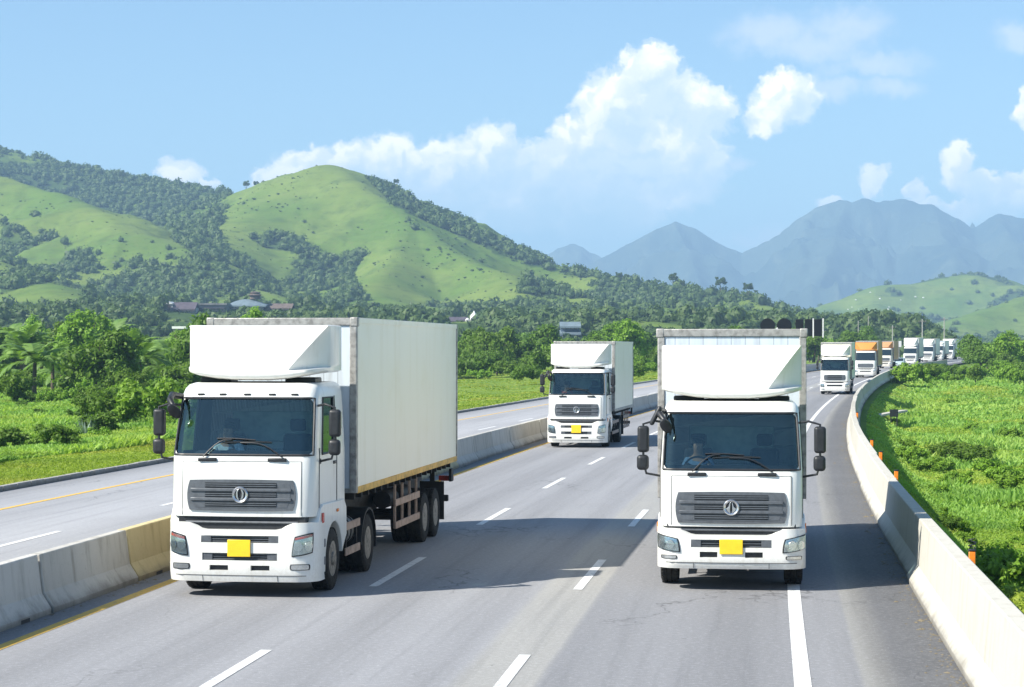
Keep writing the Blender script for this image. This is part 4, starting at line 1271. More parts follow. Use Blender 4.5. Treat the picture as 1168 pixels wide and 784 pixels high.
# ------------------------------------------------------------------ overhead sign seen from behind, utility poles, roadside bits
def overhead_sign():
    Y = 252.0
    x, y, z = rp(-11.1, Y)
    e = empty('overhead_sign', (x, y, z), -heading(Y)*.4)
    tag(e, 'overhead lane sign seen from behind, two black discs and a black board', 'road sign')
    s = Y/F_PX
    X = lambda px: (px-584)*s - x
    Z = lambda py: CAM_H + (398-py)*s - z
    MB().tube([(X(905), .3, -.3), (X(905), .3, Z(372))], .13, 12).build('post', M['rail'], e)
    MB().tube([(X(868), .3, Z(377)), (X(946), .3, Z(377))], .08, 8).build('arm', M['rail'], e)
    for px, r_ in ((879, 8.6), (898, 8.6)):
        d = MB().lathe([(-.05, 0), (-.05, r_*s), (.05, r_*s), (.05, 0)], (X(px), 0, Z(371.5)), 'y', 28).build('disc', M['sign_black'], e)
        if px == 879:
            MB().prism([(X(884), Z(379)), (X(890), Z(373)), (X(893), Z(379))], 'y', -.09, -.06).build('bracket', M['line_white'], d)
    for a, b in ((911, 920), (921.5, 930), (932, 941)):
        p_ = MB().box(X(a), X(b), -.06, .06, Z(383.5), Z(364)).build('board', M['sign_black'], e, bevel=.03)
    for a in (930.4, 941.6):
        MB().box(X(a), X(a+1.4), -.10, .10, Z(385), Z(363)).build('edge_strip', M['line_white'], e)
overhead_sign()
def pole(xp, Y, top_py, label, base=0.2, arm=True):
    s = Y/F_PX; x = (xp-584)*s
    h = CAM_H+(398-top_py)*s-base
    e = empty('utility_pole', (x, Y, base)); tag(e, label, 'utility pole', 'utility poles beyond the bend')
    MB().tube([(0, 0, -1), (0, 0, h)], [.15, .10], 10).build('pole', M['kerb'], e)
    if arm:
        MB().box(-.9, .9, -.06, .06, h-.7, h-.58).build('crossarm', M['bark'], e)
        for k in (-.8, -.3, .3, .8): MB().lathe([(0, .05), (.16, .06), (.2, .0)], (k, 0, h-.58), 'z', 8).build('insulator', M['kerb'], e)
pole(1052, 470, 364, 'pale pole rising behind the fourth truck of the queue')
pole(1077, 500, 362, 'brownish pole rising behind the last trucks of the queue')
pole(979, 540, 366, 'thin pole standing above the orange truck', arm=False)
pole(990.5, 540, 361, 'taller thin pole above the gap between orange and tan trucks', arm=False)
pole(1018, 520, 371, 'thin pole beside the small white sign')
e = empty('roadside_sign', ((1025.5-584)/F_PX*395, 395, 1.2)); tag(e, 'small white sign board above the road behind the tan truck', 'road sign')
MB().tube([(0, 0, -.5), (0, 0, 4.2)], .06, 8).build('post', M['rail'], e)
MB().box(-.45, .45, -.12, -.06, 3.0, 4.2).build('board', M['line_white'], e, bevel=.02)
# pale blue car in the gap behind the tan truck
def small_car(x, y, z, th, label):
    e = empty('car', (x, y, z), th); tag(e, label, 'car')
    side = [(0, .35), (.05, .72), (.95, .92), (1.6, 1.42), (2.9, 1.46), (3.6, 1.0), (4.2, .92), (4.25, .4)]
    MB().prism(side, 'x', -.82, .82).build('body', M['car'], e, bevel=.08, seg=3)
    MB().prism([(.99, .95), (1.58, 1.39), (1.62, 1.39), (1.03, .95)], 'x', -.70, .70).build('windscreen', M['dark_glass'], e).location.y = -.03
    for sg in (-1, 1):
        MB().box(sg*.6-.16, sg*.6+.16, -.03, .06, .58, .70).build('headlight', M['lamp_back'], e, bevel=.02)
        for yy in (.85, 3.4):
            MB().lathe([(-.1, .2), (-.1, .31), (.1, .31), (.1, .2), (.1, 0)], (sg*.74, yy, .31), 'x', 18).build('wheel', M['tyre'], e)
M['car'] = simple('pale_blue_car_paint', (.50, .62, .64), .3, .2, .1, 5, coat=.4)
Yc = 318
small_car((1024.5-584)/F_PX*Yc, Yc, float(RZ(Yc)), -heading(Yc), 'pale blue car on the road behind the tan truck')
# drain slab crossing the meadow, with a dark marker board
dpts = []
for o_d, Y_d in ((3.0, 134), (3.6, 137), (4.1, 140), (4.7, 143), (5.3, 146)):
    dpts.append(rp(o_d, Y_d, -1.02))
ox, oy, oz = dpts[0]
e = empty('drain_slab', (ox, oy, oz)); tag(e, 'pale concrete drain slab lying across the meadow beyond the barrier', 'drain slab')
mb = MB()
for i in range(len(dpts)-1):
    a_, b_ = np.array(dpts[i])-dpts[0], np.array(dpts[i+1])-dpts[0]
    t_ = (b_-a_)/np.linalg.norm(b_-a_); n_ = np.array([t_[1], -t_[0], 0])*.26
    a_ = a_+t_*.02
    vs = [a_-n_, a_+n_, b_+n_, b_-n_]
    vs = [tuple(v+np.array([0, 0, .26])) for v in vs]+[tuple(v+np.array([0, 0, .42])) for v in vs]
    mb.add(vs, [(0,3,2,1),(4,5,6,7),(0,1,5,4),(1,2,6,5),(2,3,7,6),(3,0,4,7)])
mb.build('slab', M['concrete_pale'], e, smooth=0, bevel=.03)
xm, ym, zm = rp(4.6, 137)
e = empty('marker_board', (xm, ym, float(gz(np.array(4.6), np.array(137.))))); tag(e, 'small dark board on two legs beside the drain slab', 'marker board')
MB().box(-.28, .28, -.04, .04, .62, 1.12).build('board', M['black'], e, bevel=.02)
for sg in (-1, 1): MB().box(sg*.2-.04, sg*.2+.04, -.03, .03, -.2, .62).build('leg', M['black'], e)

# grit, dry leaves and bits of concrete swept against the foot of the barriers
M['litter'] = simple('grit', (.24, .20, .13), .9, 0, .4, 60)
n_l = 900
lo = np.concatenate([1.92-np.abs(RNG.normal(0, .16, n_l)), -10.80+np.abs(RNG.normal(0, .10, 300))]); ly = np.concatenate([22+RNG.random(n_l)**1.6*90, 26+RNG.random(300)*40])
lx, lyy = rp_np(lo, ly); sz = RNG.uniform(.008, .030, len(lo))*(1+(RNG.random(len(lo)) > .93)*1.6)
tv = np.array([(-1, -.7, 0), (1, -.5, 0), (.2, 1, 0), (0, 0, .8)], float); tf = np.array([(0, 1, 3), (1, 2, 3), (2, 0, 3)])
an = RNG.random(len(lo))*6.283
vx = tv[None, :, 0]*np.cos(an)[:, None]-tv[None, :, 1]*np.sin(an)[:, None]; vy = tv[None, :, 0]*np.sin(an)[:, None]+tv[None, :, 1]*np.cos(an)[:, None]
LV = np.stack([vx*sz[:, None]+lx[:, None], vy*sz[:, None]+lyy[:, None], np.repeat(tv[None, :, 2], len(lo), 0)*sz[:, None]*.5+.002], -1)
LF = tf[None]+(np.arange(len(lo))*4)[:, None, None]
tag(np_mesh('litter', LV.reshape(-1, 3), LF.reshape(-1), 3, M['litter']), 'grit and dry leaves swept against the foot of the barriers', 'litter', kind='stuff')
# ------------------------------------------------------------------ hills
def P3(px, py, Y):                       # a ridge point: photo pixel at depth Y -> real place and height
    return np.array([(px-584)/F_PX*Y, Y, CAM_H+(398-py)/F_PX*Y])
RIDGES = [
  # (points, slope towards the camera, slope behind)
  ([P3(-90,150,1950), P3(-40,160,1950), P3(0,168,1930), P3(30,176,1920), P3(80,188,1900), P3(130,197,1870), P3(200,207,1830), P3(262,217,1760), P3(320,226,1750)], .40, .5),
  ([P3(-90,182,1500), P3(-30,188,1480), P3(0,196,1450), P3(60,213,1400), P3(130,240,1330), P3(180,266,1260), P3(230,294,1180), P3(272,322,1090)], .42, .55),
  ([P3(-60,275,1150), P3(0,292,1080), P3(50,312,1000), P3(100,338,900)], .40, .5),
  ([P3(252,222,1640), P3(290,214,1600), P3(320,206,1560), P3(350,194,1520), P3(375,191,1500), P3(400,196,1490), P3(430,211,1480), P3(470,230,1470), P3(500,244,1450), P3(540,263,1420), P3(580,283,1380), P3(620,298,1340),
    P3(660,309,1300), P3(700,316,1260), P3(750,323,1210), P3(800,329,1160), P3(850,337,1110), P3(880,349,1080), P3(905,367,1050), P3(925,388,1030)], .50, .6),
  ([P3(375,193,1490), P3(402,204,1430), P3(440,228,1370), P3(480,256,1310), P3(530,286,1240), P3(580,306,1170), P3(600,330,1090), P3(590,352,1000)], .50, .75),
  ([P3(330,206,1530), P3(300,240,1420), P3(270,272,1310), P3(245,300,1200)], .45, .50),
  ([P3(470,262,1330), P3(450,300,1200), P3(430,335,1080)], .48, .55),
  ([P3(620,330,1080), P3(680,338,1040), P3(740,345,1000), P3(800,356,960), P3(850,368,930)], .36, .4),
  ([P3(180,345,820), P3(240,350,820), P3(310,350,830), P3(400,362,840), P3(540,366,850), P3(650,372,820)], .20, .3),
]
RIGHT = [
  ([P3(880,378,2350), P3(925,361,2400), P3(970,337,2420), P3(1010,323,2440), P3(1050,321,2450), P3(1085,313,2460), P3(1110,310,2470), P3(1140,316,2500), P3(1168,329,2520), P3(1200,346,2540), P3(1260,360,2550)], .36, .45),
  ([P3(1000,345,2300), P3(1030,365,2000)], .4, .4),
  ([P3(1080,378,1600), P3(1100,366,1640), P3(1130,352,1680), P3(1168,340,1720), P3(1215,322,1760), P3(1290,300,1800)], .32, .4),
]
def fbm(x, y, sc, seed, octv=5, ridged=False):
    r = np.random.default_rng(seed); z = np.zeros_like(x); a = 1.0; tot = 0
    for o in range(octv):
        N = 64
        G = r.random((N, N))
        u = x/sc*(2**o) + r.random()*50; v = y/sc*(2**o) + r.random()*50
        i = np.floor(u).astype(int); j = np.floor(v).astype(int); fu = u-i; fv = v-j
        fu = fu*fu*(3-2*fu); fv = fv*fv*(3-2*fv)
        g0 = G[i % N, j % N]*(1-fu)+G[(i+1) % N, j % N]*fu
        g1 = G[i % N, (j+1) % N]*(1-fu)+G[(i+1) % N, (j+1) % N]*fu
        n = (g0*(1-fv)+g1*fv)*2-1
        if ridged: n = 1-2*np.abs(n)
        z += n*a; tot += a; a *= .5
    return z/tot
def terrain(X, Y, ridges, rough, round_=14.0, base=-8.0, wlen=120., amp=13.0, k=7.0):
    wx = X + 14*fbm(X, Y, 180., 5, 3); wy = Y + 26*fbm(X, Y, 180., 6, 3)
    acc = []; near = np.full(X.shape, 1e9)
    for pts, s0, s1 in ridges:
        best = np.full(X.shape, -1e9)
        for a, b in zip(pts[:-1], pts[1:]):
            d = b[:2]-a[:2]; L2 = d@d
            t = np.clip(((wx-a[0])*d[0]+(wy-a[1])*d[1])/L2, 0, 1)
            qx, qy = a[0]+t*d[0], a[1]+t*d[1]
            dist = np.sqrt((wx-qx)**2+(wy-qy)**2)
            near = np.minimum(near, dist); h = a[2]+t*(b[2]-a[2])
            sl = np.where(wy < qy, s0, s1)
            dd = np.sqrt(dist*dist+round_**2)-round_
            # steep near the crest, easing out at the foot
            drop = sl*dd
            hh = np.maximum(h, 1.0)
            v = h*1.0 - drop
            v = np.where(v < hh*.35, hh*.35*np.exp((v-hh*.35)/(hh*.35)), v)
            best = np.maximum(best, v)
        acc.append(best)
    A = np.stack(acc); m = A.max(0)
    z = m + k*np.log(np.exp((A-m)/k).sum(0))
    edge = np.clip(z/25., 0, 1)
    gul = fbm(X, Y, wlen, 21, 5, True)
    z = z + edge*np.clip(near/(wlen*.30), .09, 1)*(amp*(gul-.50)*np.clip(z/60., .15, 1) + rough*fbm(X, Y, 45., 33, 4))
    return z
def hill_mesh(name, x0, x1, y0, y1, nx, ny, ridges, mat, taper=True, **kw):
    xs = np.linspace(0, 1, nx); ys = np.linspace(y0, y1, ny)
    U, Yg = np.meshgrid(xs, ys)
    Xg = (x0+(x1-x0)*U)*(Yg/y1 if taper else 1)
    Zg = terrain(Xg, Yg, ridges, **kw)
    e = np.minimum(np.minimum(U, 1-U)*14, np.minimum((Yg-y0)/(y1-y0), (y1-Yg)/(y1-y0))*14)
    Zg = Zg*np.clip(e, 0, 1) - 6.0*(1-np.clip(e, 0, 1)) - 2.5
    idx = np.arange(nx*ny).reshape(ny, nx)
    q = np.stack([idx[:-1, :-1], idx[:-1, 1:], idx[1:, 1:], idx[1:, :-1]], -1).reshape(-1)
    o = np_mesh(name, np.stack([Xg, Yg, Zg], -1).reshape(-1, 3), q, 4, mat, smooth=True)
    tag(o, kind='structure')
    def samp(n, rng):
        """random surface points (x, y, z)"""
        r = rng.random((n, 2)); i = (r[:, 0]*(nx-1)); j = r[:, 1]*(ny-1)
        a, b = i.astype(int), j.astype(int); fa, fb = i-a, j-b
        def lerp(G): return (G[b, a]*(1-fa)+G[b, np.minimum(a+1, nx-1)]*fa)*(1-fb)+(G[np.minimum(b+1, ny-1), a]*(1-fa)+G[np.minimum(b+1, ny-1), np.minimum(a+1, nx-1)]*fa)*fb
        return np.stack([lerp(Xg), lerp(Yg), lerp(Zg)], -1)
    return o, samp
hills, samp_l = hill_mesh('hills', -900, 560, 520, 2300, 460, 400, RIDGES, M['hill'], rough=2.2)
hills_r, samp_r = hill_mesh('hills', 180, 1250, 1150, 2900, 240, 180, RIGHT, M['hill'], rough=2.5)
MTN = [
  ([P3(560,330,7600), P3(600,305,7600), P3(625,291,7600), P3(640,283,7600), P3(655,280,7600), P3(675,288,7600), P3(690,294,7500), P3(730,320,7400)], .55, .6),
  ([P3(640,330,6700), P3(690,294,6700), P3(705,284,6700), P3(720,275,6700), P3(750,259,6700), P3(770,250,6700), P3(790,257,6700), P3(820,272,6700), P3(848,282,6700), P3(880,268,6650), P3(915,246,6600), P3(935,236,6600), P3(950,231,6600), P3(958,228,6600), P3(966,229,6600), P3(972,232.5,6600), P3(980,229.5,6600), P3(985,227.5,6600), P3(991,227.5,6600), P3(1000,231.5,6600), P3(1012,228.5,6600), P3(1027,226.5,6600), P3(1040,228,6600), P3(1050,230.5,6600), P3(1060,231,6600), P3(1075,242,6600), P3(1092,254,6600), P3(1112,258.5,6600), P3(1119,258,6600), P3(1130,246,6600), P3(1138,242.5,6600), P3(1150,245,6600), P3(1160,249,6600), P3(1180,252,6600), P3(1230,262,6600), P3(1320,290,6600)], .62, .7),
  ([P3(965,233,6600), P3(950,275,6000), P3(930,320,5400)], .6, .6), ([P3(1060,236,6600), P3(1085,285,5900), P3(1095,330,5300)], .6, .6),
  ([P3(770,252,6700), P3(790,295,6100), P3(800,335,5500)], .6, .6), ([P3(1140,244,6600), P3(1160,290,5900), P3(1190,335,5300)], .6, .6),
]
def mtn_terrain(X, Y, ridges, **kw):
    return terrain(X, Y, ridges, **kw)
mts, _ = hill_mesh('mountains', -900, 3600, 4300, 9000, 420, 280, MTN, M['mount'], rough=22, round_=5., wlen=330., amp=185., k=3.0)

# ---- woods on the hills: one mass each
def crown_templates(n, rng, leafs=58, sub=2):
    """small far-off crowns: a few lobes of scattered leaf faces round a lumpy core"""
    out = []
    for t in range(n):
        V, Fc = [], []
        bm = bmesh.new(); bmesh.ops.create_icosphere(bm, subdivisions=sub-1 if sub > 1 else 1, radius=.62)
        vv = np.array([v.co[:] for v in bm.verts]); ff = np.array([[v.index for v in f.verts] for f in bm.faces]); bm.free()
        vv = vv*(1+rng.normal(0, .16, (len(vv), 1))); vv[:, 2] = vv[:, 2]*rng.uniform(.75, 1.1)
        V.append(vv); Fc.append(ff); n0 = len(vv)
        d = rng.normal(size=(leafs, 3)); d /= np.linalg.norm(d, axis=1)[:, None]; d[:, 2] = np.abs(d[:, 2])*1.0-.25
        c = d*rng.uniform(.62, .98, (leafs, 1))
        s = rng.uniform(.16, .36, (leafs, 1))
        a = rng.normal(size=(leafs, 3)); a -= (a*d).sum(1)[:, None]*d*.45; a /= np.linalg.norm(a, axis=1)[:, None]
        b = np.cross(d, a)
        tri = np.stack([c+a*s, c-a*s*.6+b*s*.8, c-a*s*.6-b*s*.8+d*s*.15], 1).reshape(-1, 3)
        V.append(tri); Fc.append(np.arange(leafs*3).reshape(-1, 3)+n0)
        out.append((np.concatenate(V), np.concatenate(Fc)))
    return out
TPL = crown_templates(7, RNG); TPL_FAR = crown_templates(7, RNG, 30, 1)
def scatter(name, pts, size, mat, label, cat='woods', kind='stuff', sq=(.8, 1.3), tpl=None):
    tpl = tpl or TPL
    r = RNG; V, Fc, T = [], [], []; off = 0
    kind_i = r.integers(0, len(tpl), len(pts)); ang = r.random(len(pts))*6.283
    sz = size if isinstance(size, np.ndarray) else np.full(len(pts), size)
    sz = sz*(.42+1.0*r.random(len(pts))**1.6)*1.05; hz = r.uniform(*sq, len(pts)); tint = r.random(len(pts))
    for k, (tv, tf) in enumerate(tpl):
        m = np.nonzero(kind_i == k)[0]
        if not len(m): continue
        c, s = np.cos(ang[m]), np.sin(ang[m])
        x = tv[None, :, 0]*c[:, None]-tv[None, :, 1]*s[:, None]; y = tv[None, :, 0]*s[:, None]+tv[None, :, 1]*c[:, None]
        z = np.repeat(tv[None, :, 2], len(m), 0)*hz[m][:, None]+.55*hz[m][:, None]
        v = np.stack([x, y, z], -1)*sz[m][:, None, None]+pts[m][:, None, :]
        V.append(v.reshape(-1, 3))
        f = tf[None]+(np.arange(len(m))*len(tv))[:, None, None]+off
        Fc.append(f.reshape(-1)); off += len(m)*len(tv)
        T.append(np.clip(np.repeat(tint[m][:, None], len(tv), 1)+r.normal(0, .12, (len(m), len(tv))), 0, 1).ravel())
    o = np_mesh(name, np.concatenate(V), np.concatenate(Fc), 3, mat, smooth=False, attrs={'tint': np.concatenate(T)})
    if label: tag(o, label, cat, kind=kind)
    return o
def inpoly(px, py, poly):
    c = np.zeros(len(px), bool); n = len(poly)
    for i in range(n):
        x1, y1 = poly[i]; x2, y2 = poly[i-1]
        c ^= ((y1 > py) != (y2 > py)) & (px < (x2-x1)*(py-y1)/(y2-y1+1e-9)+x1)
    return c
def proj(p): return 584+p[:, 0]/p[:, 1]*F_PX, 398-(p[:, 2]-CAM_H)/p[:, 1]*F_PX
def wood_density(pts):
    px, py = proj(pts); Yp = pts[:, 1]
    n1 = fbm(pts[:, 0], pts[:, 1], 90., 51, 4); n2 = fbm(pts[:, 0], pts[:, 1], 300., 52, 3)
    dn = np.full(len(pts), .015) + .10*(n1 > .38)
    back = Yp > 1640-0.0*px
    dn = np.where((px < 262) & (Yp > 1560), .95, dn)                                              # dark wooded ridge at the back
    dn = np.where(inpoly(px, py, [(415,200),(470,226),(540,260),(620,296),(640,312),(590,300),(520,268),(450,236)]), .9, dn)
    dn = np.where(inpoly(px, py, [(262,262),(300,272),(340,262),(385,268),(415,292),(400,322),(420,345),(400,370),(60,370),(110,330),(160,318),(215,300)]) & (n1 > -.16), .75, dn)
    dn = np.where(inpoly(px, py, [(170,230),(262,228),(250,270),(275,310),(240,300),(200,276)]) & (Yp > 1150), .85, dn)
    dn = np.where(inpoly(px, py, [(0,255),(40,262),(110,290),(200,310),(200,345),(0,360)]) & (n1 > .05), .8, dn)
    dn = np.where(inpoly(px, py, [(600,318),(680,322),(760,322),(850,332),(925,385),(560,385),(585,345)]) & (n1 > -.22), .6, dn)
    dn = np.where((py > 352) & (n2 > -.5), np.maximum(dn, .75), dn)
    dn = np.where((Yp < 800), .9, dn)
    dn = np.where((px > 640) & (n1 > -.3), np.maximum(dn, .5), dn)
    fine = fbm(pts[:, 0], pts[:, 1], 34., 57, 4)
    return np.where(dn > .3, dn*np.clip(.80+1.5*fine, .12, 1), dn*np.clip(.6+2*fine, 0, 2))
def set_wood(ob, fn):
    me = ob.data; n = len(me.vertices); co = np.empty(n*3, np.float32); me.vertices.foreach_get('co', co)
    a_ = me.attributes.new('wood', 'FLOAT', 'POINT'); a_.data.foreach_set('value', np.clip(fn(co.reshape(-1, 3).astype(float)), 0, 1).astype(np.float32))
set_wood(hills, wood_density)
wd_r = lambda p: np.where((fbm(p[:, 0], p[:, 1], 140., 71, 4) > .12) | (p[:, 2] < 14), .8, .1)
set_wood(hills_r, wd_r)
set_wood(mts, lambda p: np.zeros(len(p)))
pts = samp_l(260000, RNG); pts = pts[pts[:, 2] > -1]
dn = wood_density(pts)
keep = RNG.random(len(pts)) < dn*np.where(pts[:, 1] > 950, .40, .22)*np.where(dn < .3, .2, 1)
pts = pts[keep]; pts = pts[pts[:, 1] > 560]
px, py = proj(pts)
SITES = [(186, 224, 358, 790), (222, 260, 356, 800), (256, 303, 353, 810), (300, 335, 354, 815), (195, 213, 379, 520), (507, 547, 366, 790), (637, 663, 376, 600)]
for a, b, c, d_ in SITES:          # clearings in front of the buildings
    hit = (px > a-2) & (px < b+2) & (pts[:, 1] < d_+14) & (pts[:, 1] > d_-(250 if d_ > 600 else 200)) & (py-4.5*F_PX/pts[:, 1] < c)
    pts = pts[~hit]; px, py = proj(pts)
far_ = pts[:, 1] > 950
scatter('hill_woods', pts[far_]-np.array([0, 0, .5]), 3.5, M['forest'], 'hazy dark woods spreading over the upper slopes and back ridge of the hills', tpl=TPL_FAR)
pts = pts[~far_]
scatter('hill_woods', pts-np.array([0, 0, .6]), 3.0, M['forest'], 'dark green woods along the foot of the hills behind the grove')
print('woods', len(pts))
# low scrub dotted over the grass slopes
pts = samp_l(110000, RNG); px, py = proj(pts); n1 = fbm(pts[:, 0], pts[:, 1], 60., 61, 4)
pts = pts[(pts[:, 2] > 12) & (RNG.random(len(pts)) < np.where(n1 > .05, .26, .05))]
scatter('hill_scrub', pts, RNG.uniform(.35, 1.15, len(pts))*(1+.8*(RNG.random(len(pts)) > .93)), M['forest'], 'low dark scrub dotted over the grass slopes of the hills', 'scrub', sq=(.5, .8), tpl=TPL_FAR)
print('scrub', len(pts))
pts = samp_r(50000, RNG); pts = pts[pts[:, 2] > 0]; n1 = fbm(pts[:, 0], pts[:, 1], 140., 71, 4)
pts = pts[RNG.random(len(pts)) < np.where((n1 > .12) | (pts[:, 2] < 14), .30, .012)]
scatter('hill_woods', pts-np.array([0, 0, .6]), 3.6, M['forest'], 'pale hazy woods on the low hill beyond the bend of the road')
print('woods r', len(pts))
# ------------------------------------------------------------------ land heights
from mathutils.bvhtree import BVHTree
def bvh_of(o):
    me = o.data
    return BVHTree.FromPolygons([v.co.copy() for v in me.vertices], [tuple(p.vertices) for p in me.polygons])
BV = [bvh_of(gr_ob), bvh_of(hills), bvh_of(hills_r)]
def land(x, y):
    z = -2.6
    for b in BV:
        h = b.ray_cast(Vector((x, y, 900)), Vector((0, 0, -1)))[0]
        if h is not None: z = max(z, h.z)
    return z
def off_of(X, Y):
    Yr = Y
    for _ in range(4):
        n = 1/math.sqrt(1+dC(Yr)**2); o = (X-C(Yr))/n
        Yr = Y + max(-60, min(60, o))*dC(Yr)*n
        o = (X-C(Yr))*math.sqrt(1+dC(Yr)**2)
    return o, Yr

# ------------------------------------------------------------------ crowns
def leaf_cloud(clumps, per, leaf, rng, lo=.45, flat=.3, droop=0.0):
    """clumps: (n,4) centre + radius; leaf faces spread through each clump. Returns verts, quads, tint"""
    n = len(clumps)
    d = rng.normal(size=(n, per, 3)); d /= np.linalg.norm(d, axis=2)[..., None]
    r = rng.uniform(lo, 1.06, (n, per, 1))**.7
    c = clumps[:, None, :3] + d*r*clumps[:, None, 3:4]*np.array([1, 1, .82])
    c = c.reshape(-1, 3); d = d.reshape(-1, 3)
    nrm = d*.7 + rng.normal(size=d.shape)*.55 + np.array([0, 0, flat]); nrm /= np.linalg.norm(nrm, axis=1)[:, None]
    a = rng.normal(size=d.shape); a[:, 2] -= droop; a -= (a*nrm).sum(1)[:, None]*nrm; a /= np.linalg.norm(a, axis=1)[:, None]
    b = np.cross(nrm, a)
    s = leaf*rng.uniform(.6, 1.35, (len(c), 1))
    q = np.stack([c-a*s, c+b*s*.52-nrm*s*.12, c+a*s*1.05-nrm*s*.25, c-b*s*.52-nrm*s*.12], 1)
    t = np.repeat(np.clip(rng.normal(.5, .22, n)[:, None]*.6+rng.random((n, per))*.4, 0, 1).reshape(-1), 4)
    return q.reshape(-1, 3), t
def crown_clumps(rng, rx, ry, rz, n, cz, rmin=.24, rmax=.42):
    d = rng.normal(size=(n, 3)); d /= np.linalg.norm(d, axis=1)[:, None]
    d[:, 2] = np.where(d[:, 2] < -.45, -d[:, 2]*.5, d[:, 2])
    rad = rng.uniform(.45, .88, (n, 1))
    lump = 1 + .24*np.sin(d[:, :1]*3.1+rng.random()*6)*np.sin(d[:, 1:2]*2.7+rng.random()*6)
    c = d*rad*lump*np.array([rx, ry, rz]); c[:, 2] += cz
    return np.concatenate([c, rng.uniform(rmin, rmax, (n, 1))*min(rx, rz)], 1)
def core_blobs(clumps, k):
    V, Fq = [], []; n0 = 0
    bm = bmesh.new(); bmesh.ops.create_icosphere(bm, subdivisions=1, radius=1)
    vv = np.array([v.co[:] for v in bm.verts]); ff = np.array([[v.index for v in f.verts] for f in bm.faces]); bm.free()
    for c in clumps:
        V.append(vv*c[3]*k*RNG.uniform(.8, 1.1, (len(vv), 1))+c[:3]); Fq.append(ff+n0); n0 += len(vv)
    return np.concatenate(V), np.concatenate(Fq)
def crown_obj(name, rng, mat, parent, rx, ry, rz, cz, n, per, leaf, **kw):
    cl_ = crown_clumps(rng, rx, ry, rz, n, cz)
    v, t = leaf_cloud(cl_, per, leaf, rng, **kw)
    cv, cf = core_blobs(cl_, .62)
    tri = np.arange(len(v)).reshape(-1, 4)
    tri = np.concatenate([tri[:, [0, 1, 2]], tri[:, [0, 2, 3]]])
    V = np.concatenate([v, cv]); Fc = np.concatenate([tri, cf+len(v)])
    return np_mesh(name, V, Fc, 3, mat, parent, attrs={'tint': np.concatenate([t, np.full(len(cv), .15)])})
def trunk_obj(rng, parent, h, r, rx, nlimb=5):
    mb = MB()
    bend = [(rng.normal(0, .04)*h*t, rng.normal(0, .04)*h*t, h*t*.6-.3) for t in (0, .33, .66, 1)]
    mb.tube(bend, [r, r*.85, r*.7, r*.5], 9)
    for k in range(nlimb):
        a = 6.283*k/nlimb+rng.random(); t = bend[2] if k % 2 else bend[3]
        e = (t[0]+math.cos(a)*rx*.6, t[1]+math.sin(a)*rx*.6, t[2]+h*.25*rng.uniform(.6, 1.3))
        m_ = ((t[0]+e[0])/2, (t[1]+e[1])/2, t[2]+(e[2]-t[2])*.35)
        mb.tube([t, m_, e], [r*.45, r*.3, r*.12], 6)
    return mb.build('trunk', M['bark'], parent, smooth=60)
PROTO = {}
def proto_tree(key, name, mat, h, rx, ry, n, per, leaf, seed, trunk=True, czf=.6, rzf=.42, **kw):
    rng = np.random.default_rng(seed)
    e = empty(name)
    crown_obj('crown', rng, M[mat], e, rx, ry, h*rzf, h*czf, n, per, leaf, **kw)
    if trunk: trunk_obj(rng, e, h, .028*h+.03, rx)
    PROTO[key] = e; e['used'] = 0
    return e
used = {}
def put(key, x, y, s, rz, label, cat, group, z=None, sz=None):
    p = PROTO[key]
    if not used.get(key): o = p; used[key] = True
    else: o = copy_tree(p)
    o.location = (x, y, (land(x, y) if z is None else z)-.05)
    o.rotation_euler = (0, 0, rz); o.scale = (s, s, s if sz is None else sz)
    if 'used' in o: del o['used']
    tag(o, label, cat, group)
    return o
TREES = []
for i in range(6):
    r_ = np.random.default_rng(300+i)
    h = (5.6, 6.4, 5.0, 7.2, 6.0, 5.2)[i]; rx = (2.6, 2.3, 2.9, 2.5, 3.1, 2.2)[i]
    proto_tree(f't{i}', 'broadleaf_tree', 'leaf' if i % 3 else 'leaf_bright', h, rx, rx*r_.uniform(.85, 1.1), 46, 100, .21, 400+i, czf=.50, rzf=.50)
for i in range(4):
    proto_tree(f's{i}', 'shrub', ('leaf_bright', 'leaf', 'leaf_bright', 'leaf')[i], (1.5, 1.9, 1.2, 1.6)[i], (1.2, 1.3, 1.35, 1.0)[i], 1.1, 26, 90, .085, 500+i, trunk=False, czf=.42, rzf=.52)
proto_tree('nb0', 'shrub', 'leaf_bright', 1.0, .62, .6, 24, 60, .050, 601, trunk=False, czf=.45, rzf=.5)
proto_tree('nb1', 'shrub', 'grass', .95, .85, .8, 30, 110, .028, 602, trunk=False, czf=.42, rzf=.52)
proto_tree('tall', 'ridge_tree', 'forest', 11, 3.6, 3.2, 16, 40, .7, 603, czf=.72, rzf=.27)

